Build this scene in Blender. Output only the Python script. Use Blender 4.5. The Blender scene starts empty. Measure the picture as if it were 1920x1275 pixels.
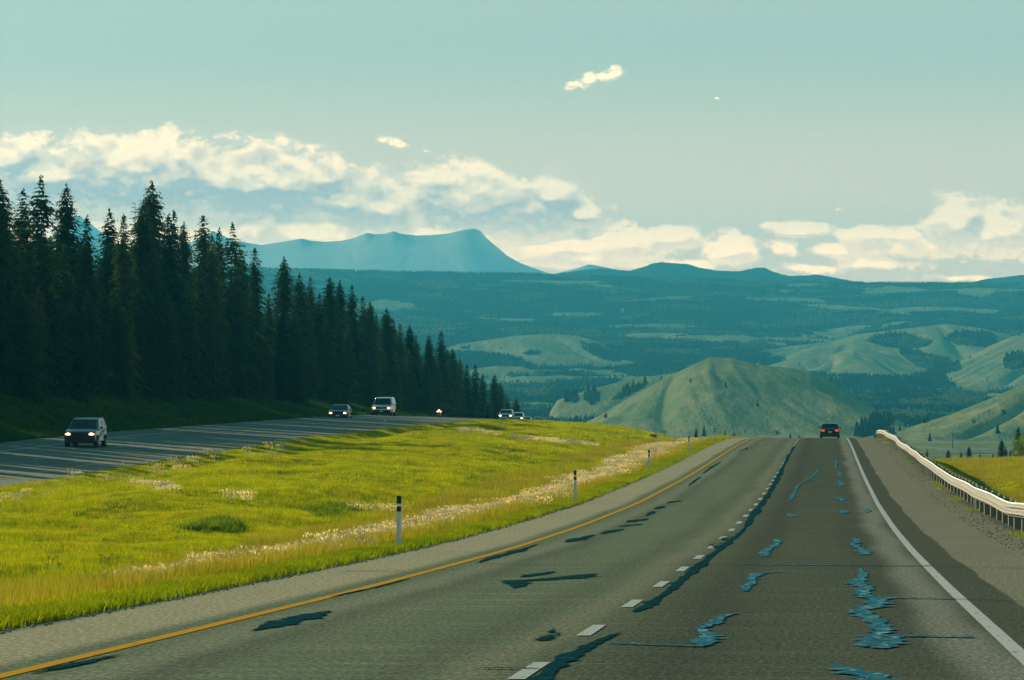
import bpy, bmesh, math, random
import numpy as np
from mathutils import Vector, Matrix
R = math.radians
random.seed(7); rng = np.random.default_rng(7)
sc = bpy.context.scene
col = sc.collection

# ------------------------------------------------------------------ camera
F = 8700.0; CX = 960.0; CY = 637.5          # focal length and centre in pixels of the 1920 wide photo
cam_d = bpy.data.cameras.new("camera"); cam = bpy.data.objects.new("camera", cam_d); col.objects.link(cam)
cam_d.sensor_width = 36; cam_d.lens = 36 * F / 1920
cam_d.clip_start = 0.5; cam_d.clip_end = 60000
cam.location = (0, 0, 0); cam.rotation_euler = (R(90), 0, 0)
sc.camera = cam

# ------------------------------------------------------------------ sun, exposure
SUN_AZ = -30.0      # degrees left of the viewing direction
SUN_EL = 15.5
sd = bpy.data.lights.new("sun", 'SUN'); sun = bpy.data.objects.new("sun", sd); col.objects.link(sun)
sd.energy = 5.0; sd.angle = R(0.5); sd.color = (1.0, 0.86, 0.58)
sdir = Vector((math.sin(R(SUN_AZ)) * math.cos(R(SUN_EL)), math.cos(R(SUN_AZ)) * math.cos(R(SUN_EL)), math.sin(R(SUN_EL))))
sun.rotation_euler = sdir.to_track_quat('Z', 'Y').to_euler()
sun.location = (0, 0, 100)
sc.view_settings.view_transform = 'Standard'; sc.view_settings.look = 'None'
sc.view_settings.gamma = 1.0; sc.view_settings.exposure = 0.35
sc.cycles.use_denoising = True
sc.cycles.max_bounces = 5; sc.cycles.diffuse_bounces = 2; sc.cycles.glossy_bounces = 2
sc.cycles.transmission_bounces = 3; sc.cycles.volume_bounces = 0; sc.cycles.transparent_max_bounces = 6

# ------------------------------------------------------------------ node helpers
class NT:
    def __init__(s, tree): s.t = tree; s.n = tree.nodes; s.l = tree.links
    def new(s, typ, **kw):
        n = s.n.new(typ)
        for k, v in kw.items():
            if k == 'inp':
                for kk, vv in v.items(): s.put(n.inputs[kk], vv)
            else: setattr(n, k, v)
        return n
    def put(s, sock, v):
        if isinstance(v, bpy.types.NodeSocket): s.l.new(v, sock)
        elif v is not None: sock.default_value = v
    def m(s, op, a, b=None, c=None, clamp=False):
        n = s.n.new('ShaderNodeMath'); n.operation = op; n.use_clamp = clamp
        for i, v in enumerate((a, b, c)):
            if v is not None: s.put(n.inputs[i], v)
        return n.outputs[0]
    def mix(s, f, a, b, blend='MIX'):
        n = s.n.new('ShaderNodeMix'); n.data_type = 'RGBA'; n.blend_type = blend
        s.put(n.inputs[0], f); s.put(n.inputs[6], a if isinstance(a, bpy.types.NodeSocket) else (*a[:3], 1)); s.put(n.inputs[7], b if isinstance(b, bpy.types.NodeSocket) else (*b[:3], 1))
        return n.outputs[2]
    def noise(s, vec, scale, detail=4, rough=.55, dist=0.0):
        n = s.n.new('ShaderNodeTexNoise'); s.put(n.inputs['Scale'], scale); n.inputs['Detail'].default_value = detail
        n.inputs['Roughness'].default_value = rough; n.inputs['Distortion'].default_value = dist
        if vec is not None: s.l.new(vec, n.inputs['Vector'])
        return n.outputs['Fac']
    def ss(s, v, a, b, lo=0.0, hi=1.0):
        n = s.n.new('ShaderNodeMapRange'); n.interpolation_type = 'SMOOTHSTEP'
        s.put(n.inputs[0], v); n.inputs[1].default_value = a; n.inputs[2].default_value = b
        n.inputs[3].default_value = lo; n.inputs[4].default_value = hi
        return n.outputs[0]
    def scalev(s, v, x, y, z):
        n = s.n.new('ShaderNodeVectorMath'); n.operation = 'MULTIPLY'; s.put(n.inputs[0], v); n.inputs[1].default_value = (x, y, z)
        return n.outputs[0]

# ------------------------------------------------------------------ world: sky texture with far clouds at infinity
world = bpy.data.worlds.new("World"); sc.world = world; world.use_nodes = True
W = NT(world.node_tree); W.n.clear()
sky = W.new('ShaderNodeTexSky', sky_type='NISHITA', sun_disc=False)
sky.sun_elevation = R(SUN_EL); sky.sun_rotation = R(SUN_AZ)
sky.air_density = 1.0; sky.dust_density = 0.6; sky.ozone_density = 2.0; sky.altitude = 1200
tc = W.new('ShaderNodeTexCoord')
sep = W.new('ShaderNodeSeparateXYZ'); W.l.new(tc.outputs['Generated'], sep.inputs[0])
yy = W.m('MAXIMUM', sep.outputs[1], 0.08)
cu = W.m('ADD', W.m('MULTIPLY', W.m('DIVIDE', sep.outputs[0], yy), 8.7), 0.96)
cv = W.m('SUBTRACT', 0.6375, W.m('MULTIPLY', W.m('DIVIDE', sep.outputs[2], yy), 8.7))
cmb = W.new('ShaderNodeCombineXYZ'); W.l.new(cu, cmb.inputs[0]); W.l.new(cv, cmb.inputs[1])

# cloud banks: centre x, y, radius x, y, tilt, strength
CLOUDS = [(0.03,.300,.070,.050,-8,1.0),(0.10,.335,.150,.058,6,1.1),(0.28,.335,.200,.066,3,1.2),(0.46,.345,.200,.066,6,1.2),(0.60,.335,.095,.042,0,1.0),
          (0.58,.312,.045,.026,0,.8),(.66,.312,.035,.014,0,.7),
          (0.70,.385,.14,.055,8,1.1),(0.86,.385,.130,.062,4,1.2),(0.98,.395,.110,.058,3,1.2),(1.03,.372,.060,.036,0,1.0),(1.09,.405,.050,.030,10,1.0),
          (.60,.440,.300,.052,2,.95),(.82,.445,.200,.048,0,1.0),(.24,.452,.34,.050,0,.8),(.98,.425,.160,.020,0,.85),
          (1.03,.465,.13,.036,4,1.0),(1.18,.462,.10,.038,2,1.0),(1.26,.447,.055,.024,0,1.0),(1.37,.470,.065,.036,0,.95),(1.10,.488,.17,.022,0,.8),(1.25,.495,.18,.018,0,.7),
          (1.50,.430,.090,.018,2,.85),(1.64,.440,.130,.024,4,.8),(1.47,.466,.036,.020,0,.85),(1.56,.470,.07,.018,0,.75),(1.68,.462,.09,.030,0,.85),
          (1.80,.418,.055,.046,0,1.2),(1.88,.432,.095,.046,2,1.2),(1.98,.430,.09,.060,0,1.1),(1.66,.495,.12,.018,3,.7),(1.52,.505,.08,.013,2,.65),(1.93,.487,.035,.018,0,.8),(1.80,.520,.11,.012,0,.5),
          (1.078,.156,.042,.024,-5,.66),(1.104,.150,.046,.028,-9,.66),(1.130,.145,.042,.024,-12,.66),(1.150,.137,.030,.022,-8,.68),(.716,.262,.034,.014,4,.55),(.740,.267,.040,.016,14,.6),(.385,.352,.026,.008,0,.8),(.470,.350,.018,.006,0,.7),
          (1.345,.184,.013,.005,0,.35),(1.378,.185,.010,.004,-20,.3),(1.033,.150,.009,.003,0,.4),(.085,.268,.018,.006,0,.4),(.21,.268,.03,.005,0,.35),(.80,.283,.018,.005,8,.45),(1.57,.393,.016,.006,-20,.35)]
grp = bpy.data.node_groups.new("cloud_density", 'ShaderNodeTree')
grp.interface.new_socket("P", in_out='INPUT', socket_type='NodeSocketVector')
grp.interface.new_socket("D", in_out='OUTPUT', socket_type='NodeSocketFloat')
grp.interface.new_socket("S", in_out='OUTPUT', socket_type='NodeSocketFloat')
G = NT(grp); gi = G.new('NodeGroupInput'); go = G.new('NodeGroupOutput')
warp = G.new('ShaderNodeTexNoise'); warp.inputs['Scale'].default_value = 9; warp.inputs['Detail'].default_value = 2
G.l.new(gi.outputs[0], warp.inputs['Vector'])
wv = G.new('ShaderNodeVectorMath', operation='SUBTRACT'); G.l.new(warp.outputs['Color'], wv.inputs[0]); wv.inputs[1].default_value = (.5, .5, .5)
wm = G.new('ShaderNodeVectorMath', operation='MULTIPLY_ADD'); G.l.new(wv.outputs[0], wm.inputs[0]); wm.inputs[1].default_value = (.035, .02, 0); G.l.new(gi.outputs[0], wm.inputs[2])
acc = None
for (x, y, rx, ry, rot, st) in CLOUDS:
    mp = G.new('ShaderNodeMapping', vector_type='TEXTURE')
    mp.inputs['Location'].default_value = (x, y, 0); mp.inputs['Rotation'].default_value = (0, 0, R(rot)); mp.inputs['Scale'].default_value = (rx, ry, 1)
    G.l.new(wm.outputs[0] if rx > .05 else gi.outputs[0], mp.inputs['Vector'])
    ln = G.new('ShaderNodeVectorMath', operation='LENGTH'); G.l.new(mp.outputs[0], ln.inputs[0])
    b = G.m('SUBTRACT', st * 1.0 + (.22 if rx > .05 else .05), ln.outputs['Value'])
    acc = b if acc is None else G.m('SMOOTH_MAX', acc, b, .12)
acc = G.m('MAXIMUM', acc, -1.2)
v1 = G.scalev(gi.outputs[0], 1.0, 1.55, 1)
n1 = G.noise(v1, 11, 10, .56, .15)
n2 = G.noise(v1, 46, 6, .6, .1)
vo = G.new('ShaderNodeTexVoronoi', feature='SMOOTH_F1'); vo.inputs['Scale'].default_value = 26; vo.inputs['Smoothness'].default_value = .8
G.l.new(v1, vo.inputs['Vector'])
bil = G.m('SUBTRACT', .45, vo.outputs['Distance'])
d = G.m('ADD', G.m('MULTIPLY', G.m('SUBTRACT', n1, .5), 2.1), acc)
d = G.m('ADD', d, G.m('MULTIPLY', bil, .5))
d = G.m('ADD', d, G.m('MULTIPLY', G.m('SUBTRACT', n2, .5), .55))
G.l.new(d, go.inputs[0])
G.l.new(G.m('ADD', acc, G.m('MULTIPLY', G.m('SUBTRACT', G.noise(v1, 10, 2, .5), .5), 1.6)), go.inputs[1])
def dens(off):
    a = W.new('ShaderNodeVectorMath', operation='ADD'); W.l.new(cmb.outputs[0], a.inputs[0]); a.inputs[1].default_value = off
    g = W.new('ShaderNodeGroup'); g.node_tree = grp; W.l.new(a.outputs[0], g.inputs[0]); return g
g0 = dens((0, 0, 0)); g1 = dens((-.008, -.020, 0)); D0, D1 = g0.outputs[0], g1.outputs[0]
rim = W.ss(W.m('SUBTRACT', g0.outputs[1], g1.outputs[1]), .05, .48)
fe = W.noise(W.scalev(cmb.outputs[0], 1, 1.4, 1), 85, 5, .7)
cover = W.ss(W.m('ADD', D0, W.m('MULTIPLY', W.m('SUBTRACT', fe, .5), .8)), -.04, .46)
edge = W.ss(W.m('SUBTRACT', D0, D1), -.10, .42)
thin = W.ss(D0, .75, .10)
lit = W.m('ADD', W.m('MULTIPLY', edge, .42), W.m('MULTIPLY', rim, .68)); lit = W.m('ADD', lit, W.m('MULTIPLY', thin, .40), clamp=True)
low = W.ss(cv, .39, .47)                       # the low far banks are thin and bright all through
lit = W.m('ADD', lit, W.m('MULTIPLY', low, .42), clamp=True)
# the clear sky of this evening is green-blue, palest above the horizon
tint = W.mix(1.0, sky.outputs[0], (0.86, 1.02, 0.74), 'MULTIPLY')
SKYK = 10.0
skyc = W.mix(W.ss(sep.outputs[2], .005, .066), (16.8, 9.4, 6.2), (4.0, 4.35, 3.95))
skyc = W.mix(W.ss(sep.outputs[2], .08, .40), skyc, (.7, 2.4, 3.0))
base = W.mix(.78, tint, skyc)
lowc = W.ss(cv, .35, .49); shadec = W.mix(lowc, (6.0, 5.1, 4.9), (13.5, 8.4, 5.6)); lightc = W.mix(lowc, (17.5, 12.2, 7.2), (30.0, 17.5, 8.5))
fn = W.noise(W.scalev(cmb.outputs[0], 1, 1.6, 1), 60, 6, .65)
cc = W.mix(W.m('ADD', lit, W.m('MULTIPLY', W.m('SUBTRACT', fn, .5), .7), clamp=True), shadec, lightc)
allc = W.mix(W.m('MULTIPLY', cover, .96), base, cc)
bg = W.new('ShaderNodeBackground'); W.l.new(allc, bg.inputs[0]); bg.inputs[1].default_value = 0.1
bg0 = W.new('ShaderNodeBackground'); W.l.new(base, bg0.inputs[0]); bg0.inputs[1].default_value = 0.1
inside = W.m('MULTIPLY', W.m('GREATER_THAN', sep.outputs[1], .9), W.m('LESS_THAN', sep.outputs[2], .12))   # clouds stand only in this low part of the sky
wmix = W.new('ShaderNodeMixShader'); W.l.new(inside, wmix.inputs[0]); W.l.new(bg0.outputs[0], wmix.inputs[1]); W.l.new(bg.outputs[0], wmix.inputs[2])
wo = W.new('ShaderNodeOutputWorld'); W.l.new(wmix.outputs[0], wo.inputs[0])
world.cycles.sampling_method = 'MANUAL'; world.cycles.sample_map_resolution = 512

# ------------------------------------------------------------------ object helpers
def tag(o, label=None, cat=None, group=None, kind=None):
    if label: o['label'] = label
    if cat: o['category'] = cat
    if group: o['group'] = group
    if kind: o['kind'] = kind
    return o
def mesh_np(name, verts, faces, mat=None, parent=None, smooth=False, attrs=None):
    me = bpy.data.meshes.new(name)
    verts = np.asarray(verts, dtype=np.float32)
    if isinstance(faces, np.ndarray):
        n, k = faces.shape
        me.vertices.add(len(verts)); me.vertices.foreach_set('co', verts.ravel())
        me.loops.add(n * k); me.loops.foreach_set('vertex_index', faces.astype(np.int32).ravel())
        me.polygons.add(n); me.polygons.foreach_set('loop_start', np.arange(0, n * k, k, dtype=np.int32))
        me.polygons.foreach_set('loop_total', np.full(n, k, dtype=np.int32))
        me.update(calc_edges=True)
    else:
        me.from_pydata([tuple(v) for v in verts.tolist()], [], faces)
    if smooth: me.polygons.foreach_set('use_smooth', np.ones(len(me.polygons), dtype=bool))
    for k_, a in (attrs or {}).items():
        at = me.attributes.new(k_, 'FLOAT', 'POINT'); at.data.foreach_set('value', np.asarray(a, dtype=np.float32).ravel())
    o = bpy.data.objects.new(name, me); col.objects.link(o)
    if mat: me.materials.append(mat)
    if parent: o.parent = parent
    return o
def grid_faces(nr, nc):
    i = np.arange(nr - 1)[:, None] * nc + np.arange(nc - 1)[None, :]
    i = i.ravel()
    return np.stack([i, i + 1, i + nc + 1, i + nc], 1)
def empty(name, loc, rz=0, rx=0):
    o = bpy.data.objects.new(name, None); col.objects.link(o); o.location = loc; o.rotation_euler = (rx, 0, rz); o.empty_display_size = .2
    return o
def mat(name, color, rough=.8, metal=0.0, spec=.3, emit=None, es=1.0):
    m = bpy.data.materials.new(name); m.use_nodes = True
    b = m.node_tree.nodes['Principled BSDF']
    b.inputs['Base Color'].default_value = (*color, 1); b.inputs['Roughness'].default_value = rough
    b.inputs['Metallic'].default_value = metal; b.inputs['Specular IOR Level'].default_value = spec
    if emit: b.inputs['Emission Color'].default_value = (*emit, 1); b.inputs['Emission Strength'].default_value = es
    return m
def nmat(name):
    m = bpy.data.materials.new(name); m.use_nodes = True
    t = NT(m.node_tree); return m, t, m.node_tree.nodes['Principled BSDF']

# ------------------------------------------------------------------ noise for terrain
def _hash(ix, iy, seed):
    n = (ix.astype(np.int64) * 374761393 + iy.astype(np.int64) * 668265263 + seed * 1442695041) & 0xffffffff
    n = ((n ^ (n >> 13)) * 1274126177) & 0xffffffff
    return ((n ^ (n >> 16)) & 0xffff) / 65535.0
def vnoise(x, y, seed=0):
    x = np.asarray(x, float); y = np.asarray(y, float)
    x, y = np.broadcast_arrays(x, y)
    ix = np.floor(x).astype(np.int64); iy = np.floor(y).astype(np.int64); fx = x - ix; fy = y - iy
    fx = fx * fx * fx * (fx * (fx * 6 - 15) + 10); fy = fy * fy * fy * (fy * (fy * 6 - 15) + 10)
    a = _hash(ix, iy, seed); b = _hash(ix + 1, iy, seed); c = _hash(ix, iy + 1, seed); d = _hash(ix + 1, iy + 1, seed)
    return (a + (b - a) * fx) * (1 - fy) + (c + (d - c) * fx) * fy - .5
def fbm(x, y, o=4, seed=0, g=.5):
    s = 0; a = 1; f = 1
    for i in range(o): s = s + a * vnoise(np.asarray(x) * f + 17.3 * i, np.asarray(y) * f + 9.1 * i, seed + i); a *= g; f *= 2.03
    return s
def sstep(x, a, b):
    t = np.clip((np.asarray(x, float) - a) / (b - a), 0, 1); return t * t * (3 - 2 * t)

# ------------------------------------------------------------------ road profiles (metres below the eye at distance d)
def smooth_interp(xs, ys):
    xs = np.array(xs, float); ys = np.array(ys, float)
    g = np.arange(xs[0], xs[-1], 1.0); v = np.interp(g, xs, ys)
    k = np.exp(-np.linspace(-2, 2, 31) ** 2); k /= k.sum()
    vp = np.concatenate([v[0] - (v[1] - v[0]) * np.arange(15, 0, -1), v, v[-1] + (v[-1] - v[-2]) * np.arange(1, 16)])
    v = np.convolve(vp, k, 'valid')
    return lambda d: np.interp(d, g, v)
hR = smooth_interp([-200, 0, 34, 41, 59.5, 69.5, 86, 110, 145, 195, 230, 290, 344, 385, 423, 470, 520, 600, 700, 850, 1000, 1200],
                   [-4.5, 1.43, 2.43, 2.64, 3.18, 3.45, 3.89, 4.44, 5.10, 5.77, 6.15, 6.74, 7.40, 8.12, 8.98, 10.4, 12.2, 15.2, 18.6, 23.4, 27.5, 31.5])
hL = smooth_interp([-200, 0, 100, 190, 260, 295, 375, 423, 460, 520, 580, 640, 700, 850, 1000, 1200],
                   [0.0, 4.4, 5.6, 5.88, 5.98, 6.12, 6.80, 7.25, 7.66, 8.75, 10.2, 12.1, 14.4, 20.5, 26.5, 31.5])
CF = 0.035                                    # crossfall of the oncoming carriageway towards the median
def bank(d): return np.interp(d, [0, 200, 300, 420, 520, 650, 900], [2.3, 2.3, 2.2, 1.5, 1.0, .6, 0.0])
SL = 0.068
def X_of(t, d): return -2.5 + SL * np.asarray(d, float) + t
def t_of(X, d): return np.asarray(X, float) + 2.5 - SL * np.asarray(d, float)
TL = -37.0                                    # middle of the oncoming carriageway
L_NEAR, L_FAR = TL + 5.5, TL - 6.8
def ground_z(t, d):
    t = np.asarray(t, float); d = np.asarray(d, float); t, d = np.broadcast_arrays(t, d)
    r = hR(d); l = hL(d); ln = l + CF * (L_NEAR - TL); lf = l + CF * (L_FAR - TL); lr = l + CF * (t - TL)
    f = np.clip((-5.3 - t) / (-5.3 - L_NEAR), 0, 1)
    fs = f * .6 + sstep(f, 0, 1) * .4
    dip = 0.95 * np.exp(-((t + 11.0) / 5.0) ** 2) * sstep(-t, 5.3, 8.0) * np.interp(d, [0, 150, 350], [.55, .8, 1.0])
    dip2 = 0.35 * np.exp(-((t - (L_NEAR + 3.2)) / 2.2) ** 2) * sstep(-t, -L_NEAR - 9, -L_NEAR - 6) * sstep(t, L_NEAR, L_NEAR + 1.5)
    med = r * (1 - fs) + ln * fs + dip + dip2
    bump = (fbm(t / 8.0, d / 15.0, 3, 5) * .62 + fbm(t / 3.1, d / 9, 2, 9) * .18) * sstep(-t, 6.0, 10) * sstep(t, L_NEAR, L_NEAR + 4)
    med = med - bump
    left = lf - bank(d) * sstep(-t, -L_FAR + .6, -L_FAR + 8.5) - (fbm(t / 14, d / 20, 3, 21) * .6) * sstep(-t, -L_FAR + 1, -L_FAR + 10)
    edge = 7.3
    right = r + np.clip((t - edge) * .66, 0, 1.85) + .12 * sstep(t, 6, 7.3) + (-(fbm(t / 16, d / 30, 3, 31) * .9)) * sstep(t, 10.5, 20)
    right = right - .15 * sstep(t, 11, 30)
    h = np.where(t < L_FAR + .3, left, np.where(t < L_NEAR, lr, np.where(t < -5.3, med, np.where(t < 6.2, r, right))))
    # the hillside falls into the valley
    v = np.interp(d, [0, 600, 900, 1200], [0, 0, 1, 1])
    hv = np.interp(d, [600, 900, 1050, 1200], [16, 25.0, 27.0, 29])
    h = h * (1 - v) + hv * v
    return -h
def road_pt(px, py):
    """point of the right carriageway seen at a place in the photo -> (t, d)"""
    ds = np.arange(20, 440, .25); ys = CY + F * hR(ds) / ds
    i = np.argmax(ys <= py) if (ys <= py).any() else len(ds) - 1
    if i > 0:
        a = (ys[i - 1] - py) / max(ys[i - 1] - ys[i], 1e-6); d = ds[i - 1] + .25 * a
    else: d = ds[0] - (py - ys[0]) * .05
    return float(t_of((px - CX) / F * d, d)), float(d)
def ground_pt(px, py, d0=60, d1=900):
    ds = np.arange(d0, d1, .5); X = (px - CX) / F * ds
    z = ground_z(t_of(X, ds), ds); line = (CY - py) / F * ds
    k = np.where(z >= line)[0]
    i = k[0] if len(k) else len(ds) - 1
    return float(X[i]), float(ds[i]), float(z[i])

# ------------------------------------------------------------------ materials of the ground
def mat_asphalt(name, right=True):
    m, t, b = nmat(name)
    uv = t.new('ShaderNodeUVMap', uv_map='lane'); s = t.new('ShaderNodeSeparateXYZ'); t.l.new(uv.outputs[0], s.inputs[0])
    v = uv.outputs[0]
    lat, lon = s.outputs[0], s.outputs[1]
    fine = t.noise(t.scalev(v, 22, 5, 1), 1.0, 3, .8)
    grain = t.noise(t.scalev(v, 55, 9, 1), 1.0, 2, .8)
    broad = t.noise(t.scalev(v, .9, .035, 1), 1.0, 5, .6)
    trans = t.noise(t.scalev(v, .25, 1.4, 1), 1.0, 4, .7)
    c = t.mix(broad, (.030, .042, .032), (.054, .064, .044))
    c = t.mix(t.m('MULTIPLY', t.ss(trans, .45, .75), .35), c, (.095, .095, .068))
    if right: c = t.mix(t.ss(lat, .7, -.7), c, t.mix(1.0, c, (1.72, 1.74, 1.62), 'MULTIPLY'))
    else: c = t.mix(1.0, c, (1.6, 1.9, 1.9), 'MULTIPLY')
    if right:
        wob = t.m('ADD', lat, t.m('MULTIPLY', t.m('SUBTRACT', t.noise(t.scalev(v, .3, .05, 1), 1, 3), .5), .8))
        # wheel paths, lane edges, shoulder tones
        for cpos, wdt, amt, cl in ((-2.75, .5, .35, (.04, .046, .038)), (-.95, .5, .30, (.04, .046, .038)), (.95, .5, .45, (.032, .036, .03)), (2.75, .55, .38, (.036, .042, .034))):
            k = t.m('MULTIPLY', t.ss(t.m('ABSOLUTE', t.m('SUBTRACT', wob, cpos)), wdt, 0.0), amt); c = t.mix(k, c, cl)
        k = t.m('MULTIPLY', t.ss(t.m('ABSOLUTE', t.m('SUBTRACT', wob, 3.35)), .45, 0.05), .5); c = t.mix(k, c, (.16, .165, .14))
        k = t.m('MULTIPLY', t.ss(t.m('ABSOLUTE', t.m('SUBTRACT', wob, -3.15)), .4, 0.05), .45); c = t.mix(k, c, (.14, .14, .10))
        k = t.m('MULTIPLY', t.ss(t.m('ABSOLUTE', t.m('SUBTRACT', wob, -.35)), .35, 0.05), .35); c = t.mix(k, c, (.14, .13, .09))
        edge = t.m('ADD', lat, t.m('MULTIPLY', t.m('SUBTRACT', t.noise(t.scalev(v, .01, .06, 1), 1, 3), .5), .3))
        sh = t.mix(t.noise(t.scalev(v, .6, .1, 1), 1, 4), (.098, .098, .073), (.130, .124, .090))
        c = t.mix(t.ss(edge, 4.28, 4.36), c, sh)
        dk = t.m('MULTIPLY', t.ss(edge, 3.78, 3.88), t.ss(edge, 4.36, 4.28)); c = t.mix(t.m('MULTIPLY', dk, .6), c, (.044, .048, .038))
        c = t.mix(t.ss(edge, -3.95, -4.3), c, t.mix(1.0, sh, (1.62, 1.56, 1.40), 'MULTIPLY'))
        c = t.mix(t.ss(edge, -5.38, -5.55), c, (.045, .045, .03))
        c = t.mix(t.ss(edge, 6.1, 6.7), c, (.045, .044, .035))
    c = t.mix(1.0, c, (2.45, 2.18, 2.08) if right else (.9, 1.03, .98), 'MULTIPLY')
    c = t.mix(t.ss(fine, .35, .75), t.mix(1.0, c, (.55, .58, .60), 'MULTIPLY'), t.mix(1.0, c, (1.45, 1.42, 1.36), 'MULTIPLY'))
    c = t.mix(t.m('MULTIPLY', t.ss(grain, .52, .72), .35), c, (.3, .25, .17))
    c = t.mix(t.m('MULTIPLY', t.ss(grain, .42, .3), .4), c, (.02, .025, .025))
    t.l.new(c, b.inputs['Base Color']); b.inputs['Roughness'].default_value = .95 if right else .75; b.inputs['Specular IOR Level'].default_value = 0 if right else .16
    bp = t.new('ShaderNodeBump'); bp.inputs['Strength'].default_value = .35; bp.inputs['Distance'].default_value = .01
    t.l.new(fine, bp.inputs['Height']); t.l.new(bp.outputs[0], b.inputs['Normal'])
    return m
def mat_paint(name, a, bcol, wear=.5):
    m, t, b = nmat(name)
    uv = t.new('ShaderNodeUVMap', uv_map='lane'); v = uv.outputs[0]
    n = t.noise(t.scalev(v, 14, 1.6, 1), 1, 5, .7)
    c = t.mix(t.ss(n, wear, wear + .2), a, bcol)
    t.l.new(c, b.inputs['Base Color']); b.inputs['Roughness'].default_value = .8; b.inputs['Specular IOR Level'].default_value = 0
    return m
def mat_tar(name, c0, c1, edge=.55):
    m, t, b = nmat(name)
    uv = t.new('ShaderNodeUVMap', uv_map='lane'); v = uv.outputs[0]
    n = t.noise(t.scalev(v, 7, 2.2, 1), 1, 6, .75, 1.2)
    t.l.new(t.mix(t.ss(n, .50, .68), c0, c1), b.inputs['Base Color']); b.inputs['Roughness'].default_value = .8; b.inputs['Specular IOR Level'].default_value = 0
    rim = t.new('ShaderNodeAttribute', attribute_name='rim').outputs['Fac']
    e = t.noise(t.scalev(v, 9, 1.5, 1), 1, 5, .75)
    t.l.new(t.ss(t.m('ADD', rim, t.m('MULTIPLY', t.m('SUBTRACT', e, .5), 2.2)), edge - .28, edge + .12), b.inputs['Alpha'])
    return m
m_asR = mat_asphalt('worn_asphalt', True); m_asL = mat_asphalt('plain_asphalt', False)
m_yel = mat_paint('yellow_paint', (.60, .29, .03), (.20, .13, .06), .55)
m_whi = mat_paint('white_paint', (.46, .46, .42), (.16, .155, .13), .54)
m_tar = mat_tar('dark_tar_sky_tint', (.008, .046, .054), (.03, .095, .105), .30)  # teal in the tar colour stands in for reflected sky
m_seal = mat_tar('worn_sealant_sky_sheen', (.03, .14, .175), (.33, .50, .53), .50)  # pale blue base and streaks imitate sky reflected in the glossy sealant

def mat_ground():
    m, t, b = nmat('meadow_soil')
    geo = t.new('ShaderNodeNewGeometry'); p = geo.outputs['Position']
    n = t.noise(t.scalev(p, .12, .05, 0), 1, 5, .6); n2 = t.noise(t.scalev(p, 2.2, .8, 0), 1, 4, .7)
    c = t.mix(t.ss(n, .35, .65), (.075, .105, .016), (.13, .135, .02)); c = t.mix(t.m('MULTIPLY', t.ss(n2, .45, .7), .5), c, (.045, .06, .012))
    at = t.new('ShaderNodeAttribute', attribute_name='dry'); c = t.mix(at.outputs['Fac'], c, (.16, .125, .05))
    t.l.new(c, b.inputs['Base Color']); b.inputs['Roughness'].default_value = 1; b.inputs['Specular IOR Level'].default_value = 0
    return m
m_ground = mat_ground()

# ------------------------------------------------------------------ near ground
rows = np.unique(np.concatenate([np.arange(-80, 480, 1.0), np.arange(480, 700, 3.0), np.arange(700, 1101, 10.0)]))
tc_ = np.unique(np.round(np.concatenate([np.arange(-400, -90, 12), np.arange(-90, -46.2, 1.0), np.arange(-46.0, -33.0, 1.0), np.arange(-34, -5.2, .6), [-5.3, -3, 0, 3, 6.2], np.arange(6.2, 14, .4), np.arange(14, 60, 1.5), np.arange(60, 401, 12)]), 2))
TT, DD = np.meshgrid(tc_, rows)
ZZ = ground_z(TT, DD)
onroad = ((TT > -5.25) & (TT < 6.9)) | ((TT > L_FAR + .2) & (TT < L_NEAR - .2))
ZZ = ZZ - .06 * onroad
dry = sstep(TT, 11, 16) * .8 + sstep(-TT, 5.5, 6.5) * sstep(-TT, 13, 8) * .5
P = np.stack([X_of(TT, DD), DD, ZZ], -1).reshape(-1, 3)
g = mesh_np('ground', P, grid_faces(*TT.shape), m_ground, smooth=True, attrs={'dry': dry})
tag(g, kind='structure')

def strip(name, t0, t1, d0, d1, hf, m, off=0.0, nt=2, step=1.0, fall=0.0, uvoff=0.0):
    ds = np.arange(d0, d1 + step * .5, step); ts = np.linspace(t0, t1, nt)
    T, D = np.meshgrid(ts, ds)
    Z = -hf(D) + off - fall * (T - TL)
    o = mesh_np(name, np.stack([X_of(T, D), D, Z], -1).reshape(-1, 3), grid_faces(*T.shape), m, smooth=True)
    add_uv(o, T.ravel() - uvoff, D.ravel()); return o
def add_uv(o, u, v):
    me = o.data; uv = me.uv_layers.new(name='lane'); li = np.empty(len(me.loops), dtype=np.int32); me.loops.foreach_get('vertex_index', li)
    a = np.stack([np.asarray(u)[li], np.asarray(v)[li]], -1).astype(np.float32); uv.data.foreach_set('uv', a.ravel())
tag(strip('road', -5.3, 7.0, -60, 620, hR, m_asR, 0.0, 9, uvoff=.33), kind='structure')
tag(strip('oncoming_road', L_FAR, L_NEAR, -60, 760, hL, m_asL, 0.0, 7, fall=CF, uvoff=TL), kind='structure')
tag(strip('yellow_edge_line', -3.48, -3.34, -20, 560, hR, m_yel, .006), kind='structure')
tag(strip('white_edge_line', 3.98, 4.12, -20, 560, hR, m_whi, .006), kind='structure')
tag(strip('oncoming_yellow_edge_line', TL + 3.55, TL + 3.73, 0, 700, hL, m_yel, .006, fall=CF), kind='structure')
tag(strip('oncoming_white_edge_line', TL - 3.8, TL - 3.66, 0, 700, hL, m_whi, .006, fall=CF), kind='structure')
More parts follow.
